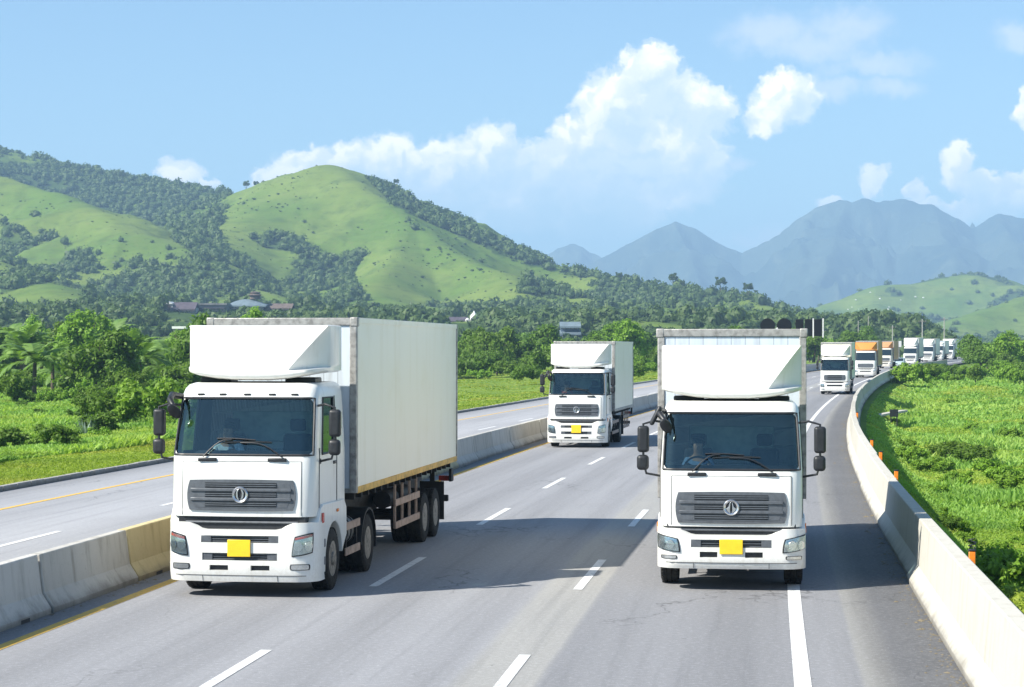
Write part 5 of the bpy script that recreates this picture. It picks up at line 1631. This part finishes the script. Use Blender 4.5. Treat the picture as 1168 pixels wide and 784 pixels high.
# ---- palms
def palm_proto(key, seed, h, nf, L):
    rng = np.random.default_rng(seed)
    e = empty('palm_tree')
    mb = MB(); pts = [(.12*h*.15*t*t, .05*t, h*t-.2) for t in np.linspace(0, 1, 8)]
    mb.tube(pts, [.17-.05*t for t in np.linspace(0, 1, 8)], 10)
    mb.build('trunk', M['bark'], e, smooth=60)
    tx, ty, tz = pts[-1]
    V, T = [], []
    for k in range(nf):
        az_ = 6.283*k/nf*2.4 + rng.normal(0, .2); el0 = rng.uniform(.25, 1.45); Lk = L*rng.uniform(.75, 1.1)
        d = np.array([math.cos(az_), math.sin(az_), 0])
        p_ = np.array([tx, ty, tz]); e_ = el0
        st = 18; seg = Lk/st; side = np.array([-d[1], d[0], 0]); tint = rng.uniform(.2, .9)
        for j in range(st):
            u = j/st
            dirv = d*math.cos(e_)+np.array([0, 0, 1])*math.sin(e_)
            q = p_+dirv*seg
            w_ = .03*(1-u)+.008
            V.append([p_-side*w_, p_+side*w_, q+side*w_, q-side*w_]); T.append(tint*.6)
            if u > .08:
                ll = L*.26*math.sin(math.pi*min(1, .12+u*.95))+.10
                for sg in (-1, 1):
                    for hh in (0, .5):
                        b0 = p_+dirv*seg*hh
                        tip = b0 + (side*sg*.80+dirv*.65)*ll + np.array([0, 0, -.22*ll*rng.uniform(.3, 1.5)])
                        up_ = dirv*.065
                        V.append([b0-up_, b0+up_, (b0+tip)/2+up_*1.2+np.array([0, 0, .03]), tip]); T.append(tint+rng.normal(0, .1))
            p_ = q; e_ -= rng.uniform(.03, .085)*(1+u*1.2)
    V = np.array(V).reshape(-1, 3); T = np.repeat(np.clip(np.array(T), 0, 1), 4)
    np_mesh('crown', V, np.arange(len(V)), 4, M['palm'], e, attrs={'tint': T})
    PROTO[key] = e
for i in range(3): palm_proto(f'p{i}', 700+i, (2.6, 3.6, 1.6)[i], (17, 20, 15)[i], (3.0, 3.3, 2.8)[i])
# spiky rosette
def spiky(key, seed):
    rng = np.random.default_rng(seed); e = empty('spiky_plant'); V = []
    for k in range(34):
        a = rng.random()*6.283; el_ = rng.uniform(.5, 1.4); L = rng.uniform(.9, 1.5)
        d = np.array([math.cos(a)*math.cos(el_), math.sin(a)*math.cos(el_), math.sin(el_)]); s_ = np.array([-math.sin(a), math.cos(a), 0])*.045
        b = d*.08; m_ = d*L*.55+np.array([0, 0, .02]); t = d*L-np.array([0, 0, .12*L])
        V += [b-s_, b+s_, m_+s_*.9, m_-s_*.9, m_-s_*.9, m_+s_*.9, t+s_*.1, t-s_*.1]
    np_mesh('leaves', np.array(V), np.arange(len(V)), 4, M['agave'], e, attrs={'tint': np.full(len(V), .6)})
    PROTO[key] = e
M['agave'] = leaf_mat('grey_green_blades', (.14, .20, .15), (.30, .38, .30), (.2, .28, .2), .2)
spiky('ag', 5)

R_ = random.Random(21)
placed = []
def clear(x, y, d): return all((x-a)**2+(y-b)**2 > (d+c)**2*.30 for a, b, c in placed)
# palms of the left grove: (photo x, depth, proto, scale)
PALMS = [(28, 214, 'p1', 1.25, 'palm with raised fronds left of the young trunked palm'), (60, 188, 'p0', 1.2, 'palm just behind the young trunked palm, to its right'), (160, 186, 'p0', 1.25, 'palm rising from the bushes right of the round tree'), (128, 262, 'p1', 1.5, 'palm head showing above the round tree'), (190, 200, 'p2', 1.5, 'low palm among the bushes close to the big truck'), (39, 170, 'p0', 1.25, 'young palm with its bare trunk showing at the front of the grove'), (150, 205, 'p1', 1.05, 'broad palm behind the round bushy tree'), (12, 262, 'p1', 1.35, 'tall palm at the far edge of the grove'),
         (58, 268, 'p1', 1.2, 'tall palm standing behind the young trunked palm'), (92, 285, 'p0', 1.35, 'palm between the tall grove palm and the round tree'), (178, 235, 'p0', 1.35, 'palm reaching over the shrubs beside the truck mirror'),
         (5, 190, 'p2', 1.2, 'low palm cut by the edge of the picture'), (70, 200, 'p2', 1.2, 'low palm with arching fronds beside the young trunked palm'), (205, 250, 'p1', 1.0, 'palm half hidden by the roof fairing of the big truck')]
for xp, Y, k, s, lab in PALMS:
    x = (xp-584)/F_PX*Y; put(k, x, Y, s, R_.random()*6, lab, 'palm tree', 'palms in the grove left of the trucks'); placed.append((x, Y, 1.5))
for i in range(16):
    xp = R_.uniform(-60, 215); Y = R_.uniform(215, 330); x = (xp-584)/F_PX*Y
    if not clear(x, Y, 1.6): continue
    put(R_.choice(['p0', 'p1', 'p2']), x, Y, R_.uniform(.9, 1.3), R_.random()*6, 'green palm crowded among the trees deeper in the grove', 'palm tree', 'palms in the grove left of the trucks'); placed.append((x, Y, 1.6))
# special trees and bushes
SPEC = [(112, 168, 't4', .98, 'round dense tree, biggest of the grove front', 'tree', 'trees of the grove'), (92, 232, 't3', 1.2, 'dark tall tree standing over the round one', 'tree', 'trees of the grove'),
        (122, 112, 's1', 1.35, 'dark shrub behind the silvery spiky plant', 'shrub', 'shrubs on the weedy ground'), (172, 108, 's0', 2.0, 'big bright shrub beside the black mirrors of the truck', 'shrub', 'shrubs on the weedy ground'),
        (198, 120, 's3', 1.9, 'large shrub half hidden by the truck cab', 'shrub', 'shrubs on the weedy ground'), (143, 122, 's2', 1.7, 'bright low shrub between the dark and the big shrub', 'shrub', 'shrubs on the weedy ground'),
        (62, 80, 's1', .78, 'round dark green bush at the edge of the mown grass', 'shrub', 'shrubs on the weedy ground'), (40, 84, 's2', .7, 'small bush next to the round dark one by the mown grass', 'shrub', 'shrubs on the weedy ground'), (4, 84, 's3', .9, 'bush cut by the edge of the picture above the mown grass', 'shrub', 'shrubs on the weedy ground'),
        (15, 150, 's1', 1.7, 'leafy shrub under the low palm', 'shrub', 'shrubs on the weedy ground'), (600, 212, 's1', 1.45, 'round dark bush standing alone on the lawn beside the middle truck', 'shrub', 'bushes on the lawn'),
        (724, 222, 's3', 1.5, 'dense bush between the middle truck and the outer lane truck', 'shrub', 'bushes on the lawn'),
        (1036, 214, 's0', 2.0, 'bright bush beside the far end of the barrier, in front of the distant trucks', 'shrub', 'bushes beyond the meadow'), (1058, 226, 's1', 1.7, 'dark bush next to the bright one by the barrier end', 'shrub', 'bushes beyond the meadow')]
for xp, Y, k, s, lab, c_, gr_ in SPEC:
    x = (xp-584)/F_PX*Y; put(k, x, Y, s, R_.random()*6, lab, c_, gr_); placed.append((x, Y, 1.6*s))
x, y, z = rp(4.1, 41.0); put('nb0', x, y, 1.15, 1.0, 'leafy bush behind the barrier under the orange delineator', 'shrub', 'bushes behind the barrier', sz=1.2)
x, y, z = rp(4.2, 36.2); put('nb1', x, y, 1.1, 1.0, 'feathery yellow green bush behind the barrier, below the leafy one', 'shrub', 'bushes behind the barrier')
x, y, z = rp(3.7, 33.0); put('nb1', x, y, .9, 2.3, 'feathery bush low down at the corner of the picture', 'shrub', 'bushes behind the barrier')
for o_b, Y_b, k, s, lab in ((6.6, 44.5, 's0', .62, 'broad bush at the edge of the truck shadow on the meadow'), (5.4, 50.0, 's2', .6, 'bright low bush just past the truck shadow, near the barrier'), (8.6, 47.0, 's0', .72, 'larger bush at the side of the picture past the truck shadow'), (4.6, 58.0, 's2', .5, 'small bush close behind the barrier, beyond the truck shadow'), (7.4, 62.0, 's0', .7, 'bush standing between the truck shadow and the broad leaved clumps'), (3.9, 37.6, 'nb0', 1.15, 'sunlit leafy bush behind the barrier, between the dark leafy one and the feathery one')):
    x, y, z = rp(o_b, Y_b); put(k, x, y, s, o_b*3, lab, 'shrub', 'bushes behind the barrier', sz=s*1.15); placed.append((x, y, 1.2*s))
for xp, yp in ((93, 492), (105, 494), (97, 497)):
    Y = 4.2*F_PX/(yp-398)
    put('ag', (xp-584)/F_PX*Y, Y, .85, R_.random()*6, 'silvery spiky plant in front of the dark shrub', 'plant', 'spiky plants before the dark shrub')
def front(xp):
    return 222 if xp < 115 else 190 if xp < 215 else 180 if xp < 440 else 268 if xp < 640 else 290 if xp < 745 else 330
# bushes massed at the foot of the grove and in front of the tree belt
n_ = 0
for i in range(2500):
    if n_ >= 50: break
    xp = R_.uniform(108, 222) if R_.random() < .72 else R_.uniform(-70, 108)
    Y = R_.uniform(98, 186) if xp > 108 else R_.uniform(150, 212)
    x = (xp-584)/F_PX*Y; o, Yr = off_of(x, Y)
    if o > -27.5: continue
    s = R_.uniform(.85, 1.6)*(Y/150)**.5
    if not clear(x, Y, 1.2*s): continue
    put('s%d' % R_.randrange(4), x, Y, s, R_.random()*6.28, 'dense bush massed with others between the tall weeds and the grove', 'shrub', 'bushes massed before the grove', sz=s*R_.uniform(.85, 1.25)); placed.append((x, Y, 1.2*s)); n_ += 1
n_ = 0
for i in range(3000):
    if n_ >= 64: break
    xp = R_.uniform(210, 960); Y = front(xp) - R_.uniform(-22, 12); x = (xp-584)/F_PX*Y; o, Yr = off_of(x, Y)
    if o > -26: continue
    s = R_.uniform(1.5, 2.5)
    if not clear(x, Y, 1.15*s): continue
    put('s%d' % R_.randrange(4), x, Y, s, R_.random()*6.28, 'leafy bush at the foot of the tree belt beyond the far carriageway', 'shrub', 'bushes fringing the tree belt', sz=s*R_.uniform(.8, 1.2)); placed.append((x, Y, 1.15*s)); n_ += 1
nt_ = 0
tries = 0
while nt_ < 165 and tries < 6000:
    tries += 1
    xp = R_.uniform(-90, 1020); Y = front(xp) + abs(R_.gauss(0, 1))*85 + R_.uniform(0, 20)
    if Y > 560: continue
    x = (xp-584)/F_PX*Y; o, Yr = off_of(x, Y)
    if o > -25.5: continue
    s = R_.uniform(.75, 1.25)
    if not clear(x, Y, 2.6*s): continue
    if Y < front(xp)+25 and R_.random() < .2:
        put('s%d' % R_.randrange(4), x, Y, s*1.9, R_.random()*6.28, 'leafy bush at the foot of the tree belt beyond the far carriageway', 'shrub', 'bushes fringing the tree belt')
        placed.append((x, Y, 1.9*s))
    else:
        put('t%d' % R_.randrange(6), x, Y, s*(.9 if Y < 300 else 1.1), R_.random()*6.28, 'green broadleaf tree in the dense belt beyond the far carriageway', 'tree', 'trees of the belt beyond the far carriageway', sz=s*R_.uniform(.85, 1.2))
        placed.append((x, Y, 2.6*s))
    nt_ += 1
tries = n_ = 0
while n_ < 74 and tries < 5000:
    tries += 1
    xp = R_.uniform(1025, 1290); Y = R_.uniform(232, 520)
    x = (xp-584)/F_PX*Y; o, Yr = off_of(x, Y)
    if o < 5.0: continue
    s = R_.uniform(.55, 1.0)
    if not clear(x, Y, 2.2*s): continue
    near = Y < 300
    if xp < 1105:
        if Y > 300: continue
        s = R_.uniform(.5, .8); put(R_.choice(['s0', 's1', 's2']), x, Y, s*2.0, R_.random()*6.28, 'low bush of the thicket in front of the last trucks of the queue', 'shrub', 'bushes beyond the meadow', sz=s*1.75); placed.append((x, Y, 2.2*s)); n_ += 1; continue
    if near and R_.random() < .6:
        put('s%d' % R_.randrange(4), x, Y, s*2.1, R_.random()*6.28, 'green bush in the thicket at the far end of the meadow', 'shrub', 'bushes beyond the meadow')
    else:
        put('t%d' % R_.randrange(6), x, Y, s*(.8 if near else 1.1), R_.random()*6.28, 'leafy tree in the thicket beyond the meadow', 'tree', 'trees beyond the meadow')
    placed.append((x, Y, 2.2*s)); n_ += 1
# leafy clumps in the meadow that the photograph shows apart
for xp, yp, s in [(1030, 502, .75), (1042, 512, .8), (1056, 522, .85), (1068, 520, .9), (1085, 512, .95), (1102, 506, .8), (1115, 516, .9), (1128, 520, .7), (1148, 536, 1.0), (1160, 546, .9), (1066, 545, .6), (1092, 536, .7), (1136, 560, .55), (1150, 488, .8), (1108, 482, .6), (1020, 480, .5), (1098, 610, .40), (1120, 622, .45), (1140, 600, .35), (1155, 640, .45), (1080, 600, .35)]:
    Y = 5.0*F_PX/(yp-398); x = (xp-584)/F_PX*Y
    put(R_.choice(['s0', 's2', 's0', 's2', 's1']), x, Y, s, R_.random()*6.28, 'leafy clump in the sprawling patch of broad leaved plants behind the barrier', 'shrub', 'broad leaved clumps in the meadow', sz=s*.8); placed.append((x, Y, .8*s))
# shrubs dotted in the meadow
n_ = 0
for i in range(900):
    Y = 38+R_.random()**1.3*190; xp = R_.uniform(985, 1240); x = (xp-584)/F_PX*Y; o, Yr = off_of(x, Y)
    if o < 4.3 or not clear(x, Y, 1.6): continue
    k = R_.choice([0, 2]); s = R_.uniform(.3, .8)
    put('s%d' % k, x, Y, s, R_.random()*6.28, 'low leafy shrub growing in the meadow behind the barrier', 'shrub', 'low shrubs in the meadow', sz=s*.9); placed.append((x, Y, 1.6)); n_ += 1
    if n_ > 16: break
for i in range(500):
    Y = 82+R_.random()*95; xp = R_.uniform(-60, 215); x = (xp-584)/F_PX*Y; o, Yr = off_of(x, Y)
    if o > -28.5 or not clear(x, Y, 1.7): continue
    s = R_.uniform(.35, .8)
    put('s%d' % R_.randrange(4), x, Y, s, R_.random()*6.28, 'small shrub on the weedy ground in front of the grove', 'shrub', 'small shrubs before the grove', sz=s*.8); placed.append((x, Y, 1.6)); n_ += 1
    if n_ > 46: break
# trees on the skyline of the hills
for xp, Y, s, lab in [(768, 1196, .95, 'tall thin tree on the hill skyline above the middle distance'), (822, 1140, 1.0, 'round headed tree alone on the hill skyline'), (853, 1108, .85, 'slim tree farther down the same skyline'), (706, 1255, .7, 'small tree on the skyline beside a thinner one'), (714, 1247, .62, 'thin tree on the skyline next to the small one'), (778, 1180, .6, 'short tree beside the tall thin one on the skyline'), (452, 1475, .7, 'tree standing up from the dark wooded crest'),
                      (281, 1610, .9, 'dark tree in the saddle between the two hills'), (292, 1600, .75, 'tree at the foot of the grassy summit'), (301, 1590, .6, 'small tree climbing the grassy summit')]:
    x = (xp-584)/F_PX*Y
    put('tall', x, Y, s, R_.random()*6, lab, 'tree', 'single trees on the hill skyline')
for k, p_ in list(PROTO.items()):
    if not used.get(k):
        for ch in list(p_.children): bpy.data.objects.remove(ch)
        bpy.data.objects.remove(p_)

M['herb'] = leaf_mat('herb_leaves', (.11, .21, .028), (.30, .44, .060), (.40, .43, .07), .4, .12, 0, .5)
# ------------------------------------------------------------------ grass and weeds
def blades(name, o, Y, h, wid, mat, label, lean=.45, leafy=0.0, kind='stuff'):
    n = len(o); rng = RNG
    X, Yw = rp_np(o, Y); Z = gz(o, Y)-.03
    a = rng.random(n)*6.283; ca, sa = np.cos(a), np.sin(a)
    ln = rng.normal(0, lean, (n, 2))
    b = np.stack([X, Yw, Z], -1)
    s = np.stack([ca*wid, sa*wid, np.zeros(n)], -1)
    tip = b+np.stack([ln[:, 0]*h, ln[:, 1]*h, h], -1)
    mid = b+np.stack([ln[:, 0]*h*.35, ln[:, 1]*h*.35, h*.6], -1)
    V = np.stack([b-s*.6, b+s*.6, mid+s, tip, mid-s], 1)
    k = np.arange(n)[:, None]*5
    Fc = np.stack([k+np.array([0, 1, 2]), k+np.array([0, 2, 4]), k+np.array([4, 2, 3])], 1).reshape(-1)
    pt = fbm(X, Yw, 7., 91, 3)*.7 + .45
    t = np.clip(pt+rng.normal(0, .18, n), 0, 1)
    ob = np_mesh(name, V.reshape(-1, 3), Fc, 3, mat, attrs={'tint': np.repeat(t, 5)})
    tag(ob, label, 'grass', kind=kind)
    return ob
def samp_wedge(n, Y0, Y1, f0, f1, pw=1.7):
    """random (o, Y): more of them near the camera"""
    u = RNG.random(n)
    Y = (Y0**(1-pw)+u*(Y1**(1-pw)-Y0**(1-pw)))**(1/(1-pw))
    a, b = f0(Y), f1(Y)
    return a+(b-a)*RNG.random(n), Y
def Cn(Y): d = Y-32.8; return 4.58+.131*d+.00028*d*d
# meadow on the outer side of the highway
f0 = lambda Y: np.full_like(Y, 2.95)
f1 = lambda Y: np.clip(.275*Y - Cn(Y) + 6.0, 5, 60)
o, Y = samp_wedge(330000, 15, 330, f0, f1)
X, Yw = rp_np(o, Y)
hn = fbm(X, Yw, 9., 81, 4); bank = sstep(3.0, 6.0, o)
h = (.09+.17*bank*np.clip(hn+.55, .1, 1.3))*RNG.uniform(.55, 1.3, len(o))
h = h*(1+2.4*np.clip(fbm(X, Yw, 2.6, 84, 3)-.12, 0, .6)*bank)
tall = hn > -.05
wid = np.maximum(.009, .00042*Y)*RNG.uniform(.7, 1.5, len(o))
blades('meadow_grass', o[~tall], Y[~tall], h[~tall]*.75, wid[~tall], M['grass'], 'yellow green grass of the meadow behind the roadside barrier')
blades('meadow_weeds', o[tall], Y[tall], h[tall]*1.2, wid[tall]*1.25, M['weed'], 'tall bright green weeds in patches over the meadow', lean=.4)
def herbs(name, o, Y, hmax, size, mat, label):
    n = len(o); rng = RNG
    X, Yw = rp_np(o, Y); Z = gz(o, Y)
    c = np.stack([X, Yw, Z+hmax*rng.random(n)**.7], -1)
    nrm = rng.normal(0, .55, (n, 3))+np.array([-.25, -.25, 1.0]); nrm /= np.linalg.norm(nrm, axis=1)[:, None]
    a = rng.normal(size=(n, 3)); a -= (a*nrm).sum(1)[:, None]*nrm; a /= np.linalg.norm(a, axis=1)[:, None]
    b = np.cross(nrm, a); s_ = (size*rng.uniform(.6, 1.5, n))[:, None]
    V = np.stack([c-a*s_, c+b*s_*.5, c+a*s_-nrm*s_*.35, c-b*s_*.5], 1)
    pt = fbm(X, Yw, 5., 95, 3)*.8+.45
    t = np.clip(pt+rng.normal(0, .22, n), 0, 1)
    ob = np_mesh(name, V.reshape(-1, 3), np.arange(n*4), 4, mat, attrs={'tint': np.repeat(t, 4)})
    tag(ob, label, 'weeds', kind='stuff')
o, Y = samp_wedge(420000, 15, 330, f0, f1, 1.8)
X, Yw = rp_np(o, Y)
q = fbm(X, Yw, 6., 96, 4)+.5*fbm(X, Yw, 1.6, 97, 3)
k = (q > -.12) & (o > 3.3); o, Y, q = o[k], Y[k], q[k]
herbs('meadow_herbs', o, Y, (.06+.30*np.clip(q+.2, .1, 1.0))*sstep(3.0, 5.0, o), np.maximum(.030, .00052*Y), M['herb'], 'leafy low herbs spreading in patches among the meadow grass')
# verge beyond the far carriageway
f0 = lambda Y: np.maximum(-.275*Y-Cn(Y)-4, -90.)
f1 = lambda Y: np.full_like(Y, -21.5)
lim = lambda Y: -27.2 - 34*sstep(105, 175, Y)
o, Y = samp_wedge(260000, 44, 330, f0, f1, 1.6)
keep = o < -21.5; o, Y = o[keep], Y[keep]
X, Yw = rp_np(o, Y); hn = fbm(X, Yw, 8., 83, 4)
lawn = o > lim(Y)+1.6*hn
h = np.where(lawn, .05+.07*np.clip(hn+.4, 0, 1), (.16+.30*np.clip(hn+.5, 0, 1.2)))*RNG.uniform(.6, 1.3, len(o))
wid = np.maximum(.012, .00042*Y)*RNG.uniform(.7, 1.5, len(o))
blades('verge_grass', o[lawn], Y[lawn], h[lawn], wid[lawn], M['verge'], 'short mown grass along the kerb of the far carriageway', lean=.7)
qv = fbm(X, Yw, 5., 98, 4)
kk = (~lawn) & (qv > -.2)
oo = np.repeat(o[kk], 2)+RNG.normal(0, .12, 2*kk.sum()); YY_ = np.repeat(Y[kk], 2)+RNG.normal(0, .12, 2*kk.sum())
herbs('verge_herbs', oo, YY_, np.repeat(.15+.45*np.clip(qv[kk]+.2, .1, 1), 2), np.maximum(.045, .00055*YY_), M['herb'], 'leafy herbs among the tall weeds in front of the grove')
blades('verge_weeds', o[~lawn], Y[~lawn], h[~lawn], wid[~lawn]*1.4, M['weed'], 'tall bright weeds between the mown grass and the grove', lean=.5)
# ------------------------------------------------------------------ buildings on the low ridge
M['wall_white'] = simple('old_white_wall', (.50, .49, .46), .85, 0, .25, .3)
M['wall_grey'] = simple('grey_wall', (.20, .20, .19), .9, 0, .3, .3)
M['roof_dark'] = simple('dark_purple_roof', (.09, .07, .085), .7, 0, .25, .5)
M['roof_brown'] = simple('brown_roof', (.15, .11, .09), .8, 0, .3, .5)
M['roof_blue'] = simple('pale_blue_roof', (.15, .20, .23), .7, 0, .2, .4)
M['roof_steel'] = simple('blue_steel_roof', (.06, .09, .14), .6, 0, .2, .4)
M['roof_white'] = simple('white_roof', (.75, .75, .73), .5, 0, .1, .4)
class Site:
    def __init__(s, Y, xc, base_py, name, label, cat='building'):
        s.k = Y/F_PX; s.xc = xc
        x = (xc-584)*s.k; z = CAM_H+(398-base_py)*s.k
        s.z0 = base_py
        s.e = empty(name, (x, Y, z)); tag(s.e, label, cat)
    def X(s, px): return (px-s.xc)*s.k
    def Z(s, py): return (s.z0-py)*s.k
    def block(s, a, b, top, d, mat, name='wall', y0=0, bot=-14, parent=None):
        return MB().box(s.X(a), s.X(b), y0, y0+d, bot, s.Z(top)).build(name, M[mat], parent or s.e, smooth=0)
    def gable(s, a, b, eave, ridge, d, mat, y0=-1, name='roof', ov=1.0):
        z0, z1 = s.Z(eave), s.Z(ridge)
        return MB().prism([(y0-ov, z0-.3), (y0+d/2, z1), (y0+d+ov, z0-.3), (y0+d+ov, z0-.8), (y0+d/2, z1-.5), (y0-ov, z0-.8)], 'x', s.X(a), s.X(b)).build(name, M[mat], s.e, smooth=0)
    def windows(s, a, b, n, top, bot, y=-.06, mat='dark_glass', parent=None):
        for i in range(n):
            c = a+(b-a)*(i+.5)/n; w_ = (b-a)/n*.30
            f = MB().box(s.X(c-w_)-.12, s.X(c+w_)+.12, y-.05, y+.1, s.Z(bot)-.12, s.Z(top)+.12).build('window', M['wall_white'], s.e, smooth=0)
            MB().box(s.X(c-w_), s.X(c+w_), y-.08, y, s.Z(bot), s.Z(top)).build('pane', M[mat], f, smooth=0)
h = Site(790, 208, 358, 'hall', 'long hall with white gable end and dark purple roof on the low ridge')
h.block(190, 223, 351, 11, 'wall_white'); h.gable(196, 223.5, 352, 344.5, 11, 'roof_dark')
h.block(188.5, 197, 346, 10.4, 'wall_white', 'gable_end', y0=-.4)
MB().prism([(h.X(188), h.Z(347)), (h.X(192.7), h.Z(343.8)), (h.X(197.5), h.Z(347))], 'y', -.8, 10.6).build('gable_roof', M['roof_white'], h.e, smooth=0)
MB().box(h.X(190.6), h.X(194.8), -.55, -.3, h.Z(357), h.Z(348)).build('door', M['roof_brown'], h.e, smooth=0)
h.windows(200, 222, 5, 352.8, 356)
h = Site(800, 240, 358, 'wing', 'low grey wing with flat roof joining the halls on the low ridge')
h.block(223.6, 258, 347.5, 10, 'wall_grey'); MB().box(h.X(223), h.X(259), -.6, 10.6, h.Z(348), h.Z(346)).build('roof', M['wall_grey'], h.e, smooth=0)
MB().box(h.X(224), h.X(257), -2.6, -.0, h.Z(352.2), h.Z(351.2)).build('canopy', M['roof_dark'], h.e, smooth=0)
h.windows(225, 257, 8, 353, 356.6)
h = Site(810, 281, 356, 'temple_hall', 'hall with sweeping pale blue roof and small round turret')
h.block(258, 300, 349, 13, 'wall_grey')
rows = []
for t in np.linspace(0, 1, 12):
    px = 255+(304-255)*t; top = 347.5-6.6*math.sin(math.pi*min(1, max(0, (t-.05)/.9)))**.8
    rows.append([(h.X(px), -1.5, h.Z(348.8)), (h.X(px), 2.5, h.Z(348.8-(348.8-top)*.65)), (h.X(px), 6.5, h.Z(top)), (h.X(px), 10.5, h.Z(348.8-(348.8-top)*.65)), (h.X(px), 14.5, h.Z(348.8))])
mb = MB().grid(rows); mb.grid([[(a, b, c-.5) for a, b, c in r] for r in rows])
mb.grid([[r[0] for r in rows], [(r[0][0], r[0][1], r[0][2]-.5) for r in rows]])
mb.build('roof', M['roof_blue'], h.e, smooth=40)
tw = MB().lathe([(0, h.X(294.5)-h.X(288.5)), (h.Z(337)-h.Z(341), h.X(294.5)-h.X(288.5)), (h.Z(336.4)-h.Z(341), h.X(297)-h.X(288.5)), (h.Z(335)-h.Z(341), h.X(293.5)-h.X(288.5)), (h.Z(333.4)-h.Z(341), h.X(294.5)-h.X(288.5)), (h.Z(332.4)-h.Z(341), h.X(292)-h.X(288.5)), (h.Z(332)-h.Z(341), 0)], (h.X(288.5), 6.5, h.Z(341)), 'z', 20).build('turret', M['roof_brown'], h.e, smooth=30)
h.windows(260, 300, 9, 351, 354)
h = Site(815, 318, 356, 'long_shed', 'low shed with brown roof trailing off beside the blue roofed hall')
h.block(303, 331, 350.5, 12, 'wall_grey'); h.gable(300, 333.5, 351, 346, 12, 'roof_brown'); h.windows(304, 330, 5, 351.8, 354.2)
h = Site(520, 205, 380, 'hut', 'small hut with pale flat roof showing above the grove')
h.block(198, 211, 375, 5, 'wall_grey'); MB().box(h.X(196.5), h.X(212.5), -.6, 5.6, h.Z(375.2), h.Z(372.4)).build('roof', M['roof_white'], h.e, smooth=0)
h = Site(780, 540, 367, 'shrine', 'small white pointed shrine at the foot of the grassy hill')
c = h.X(540.5)
MB().lathe([(0, h.X(545)-c), (h.Z(361.5), h.X(545)-c), (h.Z(359), h.X(544)-c), (h.Z(356.5), h.X(541.7)-c), (h.Z(354.2), 0)], (c, 3, 0), 'z', 16).build('dome', M['roof_white'], h.e)
MB().lathe([(-4, h.X(535.4)-h.X(533)), (h.Z(364.2), h.X(535.4)-h.X(533)), (h.Z(362.6), 0)], (h.X(533), 3, 0), 'z', 14).build('side_dome', M['roof_white'], h.e)
MB().box(h.X(537), h.X(546.5), -1, 7, -14, h.Z(363.4)).build('wall', M['wall_grey'], h.e, smooth=0)
MB().prism([(h.X(537), h.Z(363.3)), (h.X(541), h.Z(360)), (h.X(545), h.Z(363.3))], 'y', -1.4, -.6).build('porch_roof', M['wall_grey'], h.e, smooth=0)
h = Site(790, 520, 368, 'shed', 'low shed with dark sloping roof beside the white shrine')
h.block(510, 532, 365, 8, 'wall_grey'); h.gable(508, 533, 365.4, 361.5, 8, 'roof_dark')
h = Site(600, 651, 386, 'villa', 'two storey house with pale blue roofs among the trees behind the middle truck')
h.block(640, 661, 370.5, 9, 'roof_steel'); h.gable(638.5, 662.5, 371.2, 367, 9, 'roof_blue')
h.gable(638.5, 662.5, 379.5, 376.6, 12, 'roof_blue', y0=-2.6, name='veranda_roof')
h.windows(641, 660, 4, 372.4, 375); h.windows(641, 660, 4, 380, 384, mat='black')
# pale boulders strewn over the right-hand low hill
bm = bmesh.new(); bmesh.ops.create_icosphere(bm, subdivisions=2, radius=1)
for v in bm.verts: v.co *= random.uniform(.75, 1.2); v.co.z *= .7
me = bpy.data.meshes.new('boulder'); bm.to_mesh(me); bm.free(); me.materials.append(M['roof_white'])
nb = 0
for i in range(400):
    xp, yp = R_.uniform(930, 1060), R_.uniform(322, 372); Y = 2420-(yp-322)*7
    x = (xp-584)/F_PX*Y; z = land(x, Y)
    if z < 8: continue
    o_ = bpy.data.objects.new('boulder', me); COL.objects.link(o_); o_.location = (x, Y, z+.4); o_.scale = (R_.uniform(.6, 1.3),)*3
    tag(o_, 'pale boulder lying on the low green hill beyond the bend', 'boulder', 'boulders on the low hill'); nb += 1
    if nb > 26: break
make_haze()
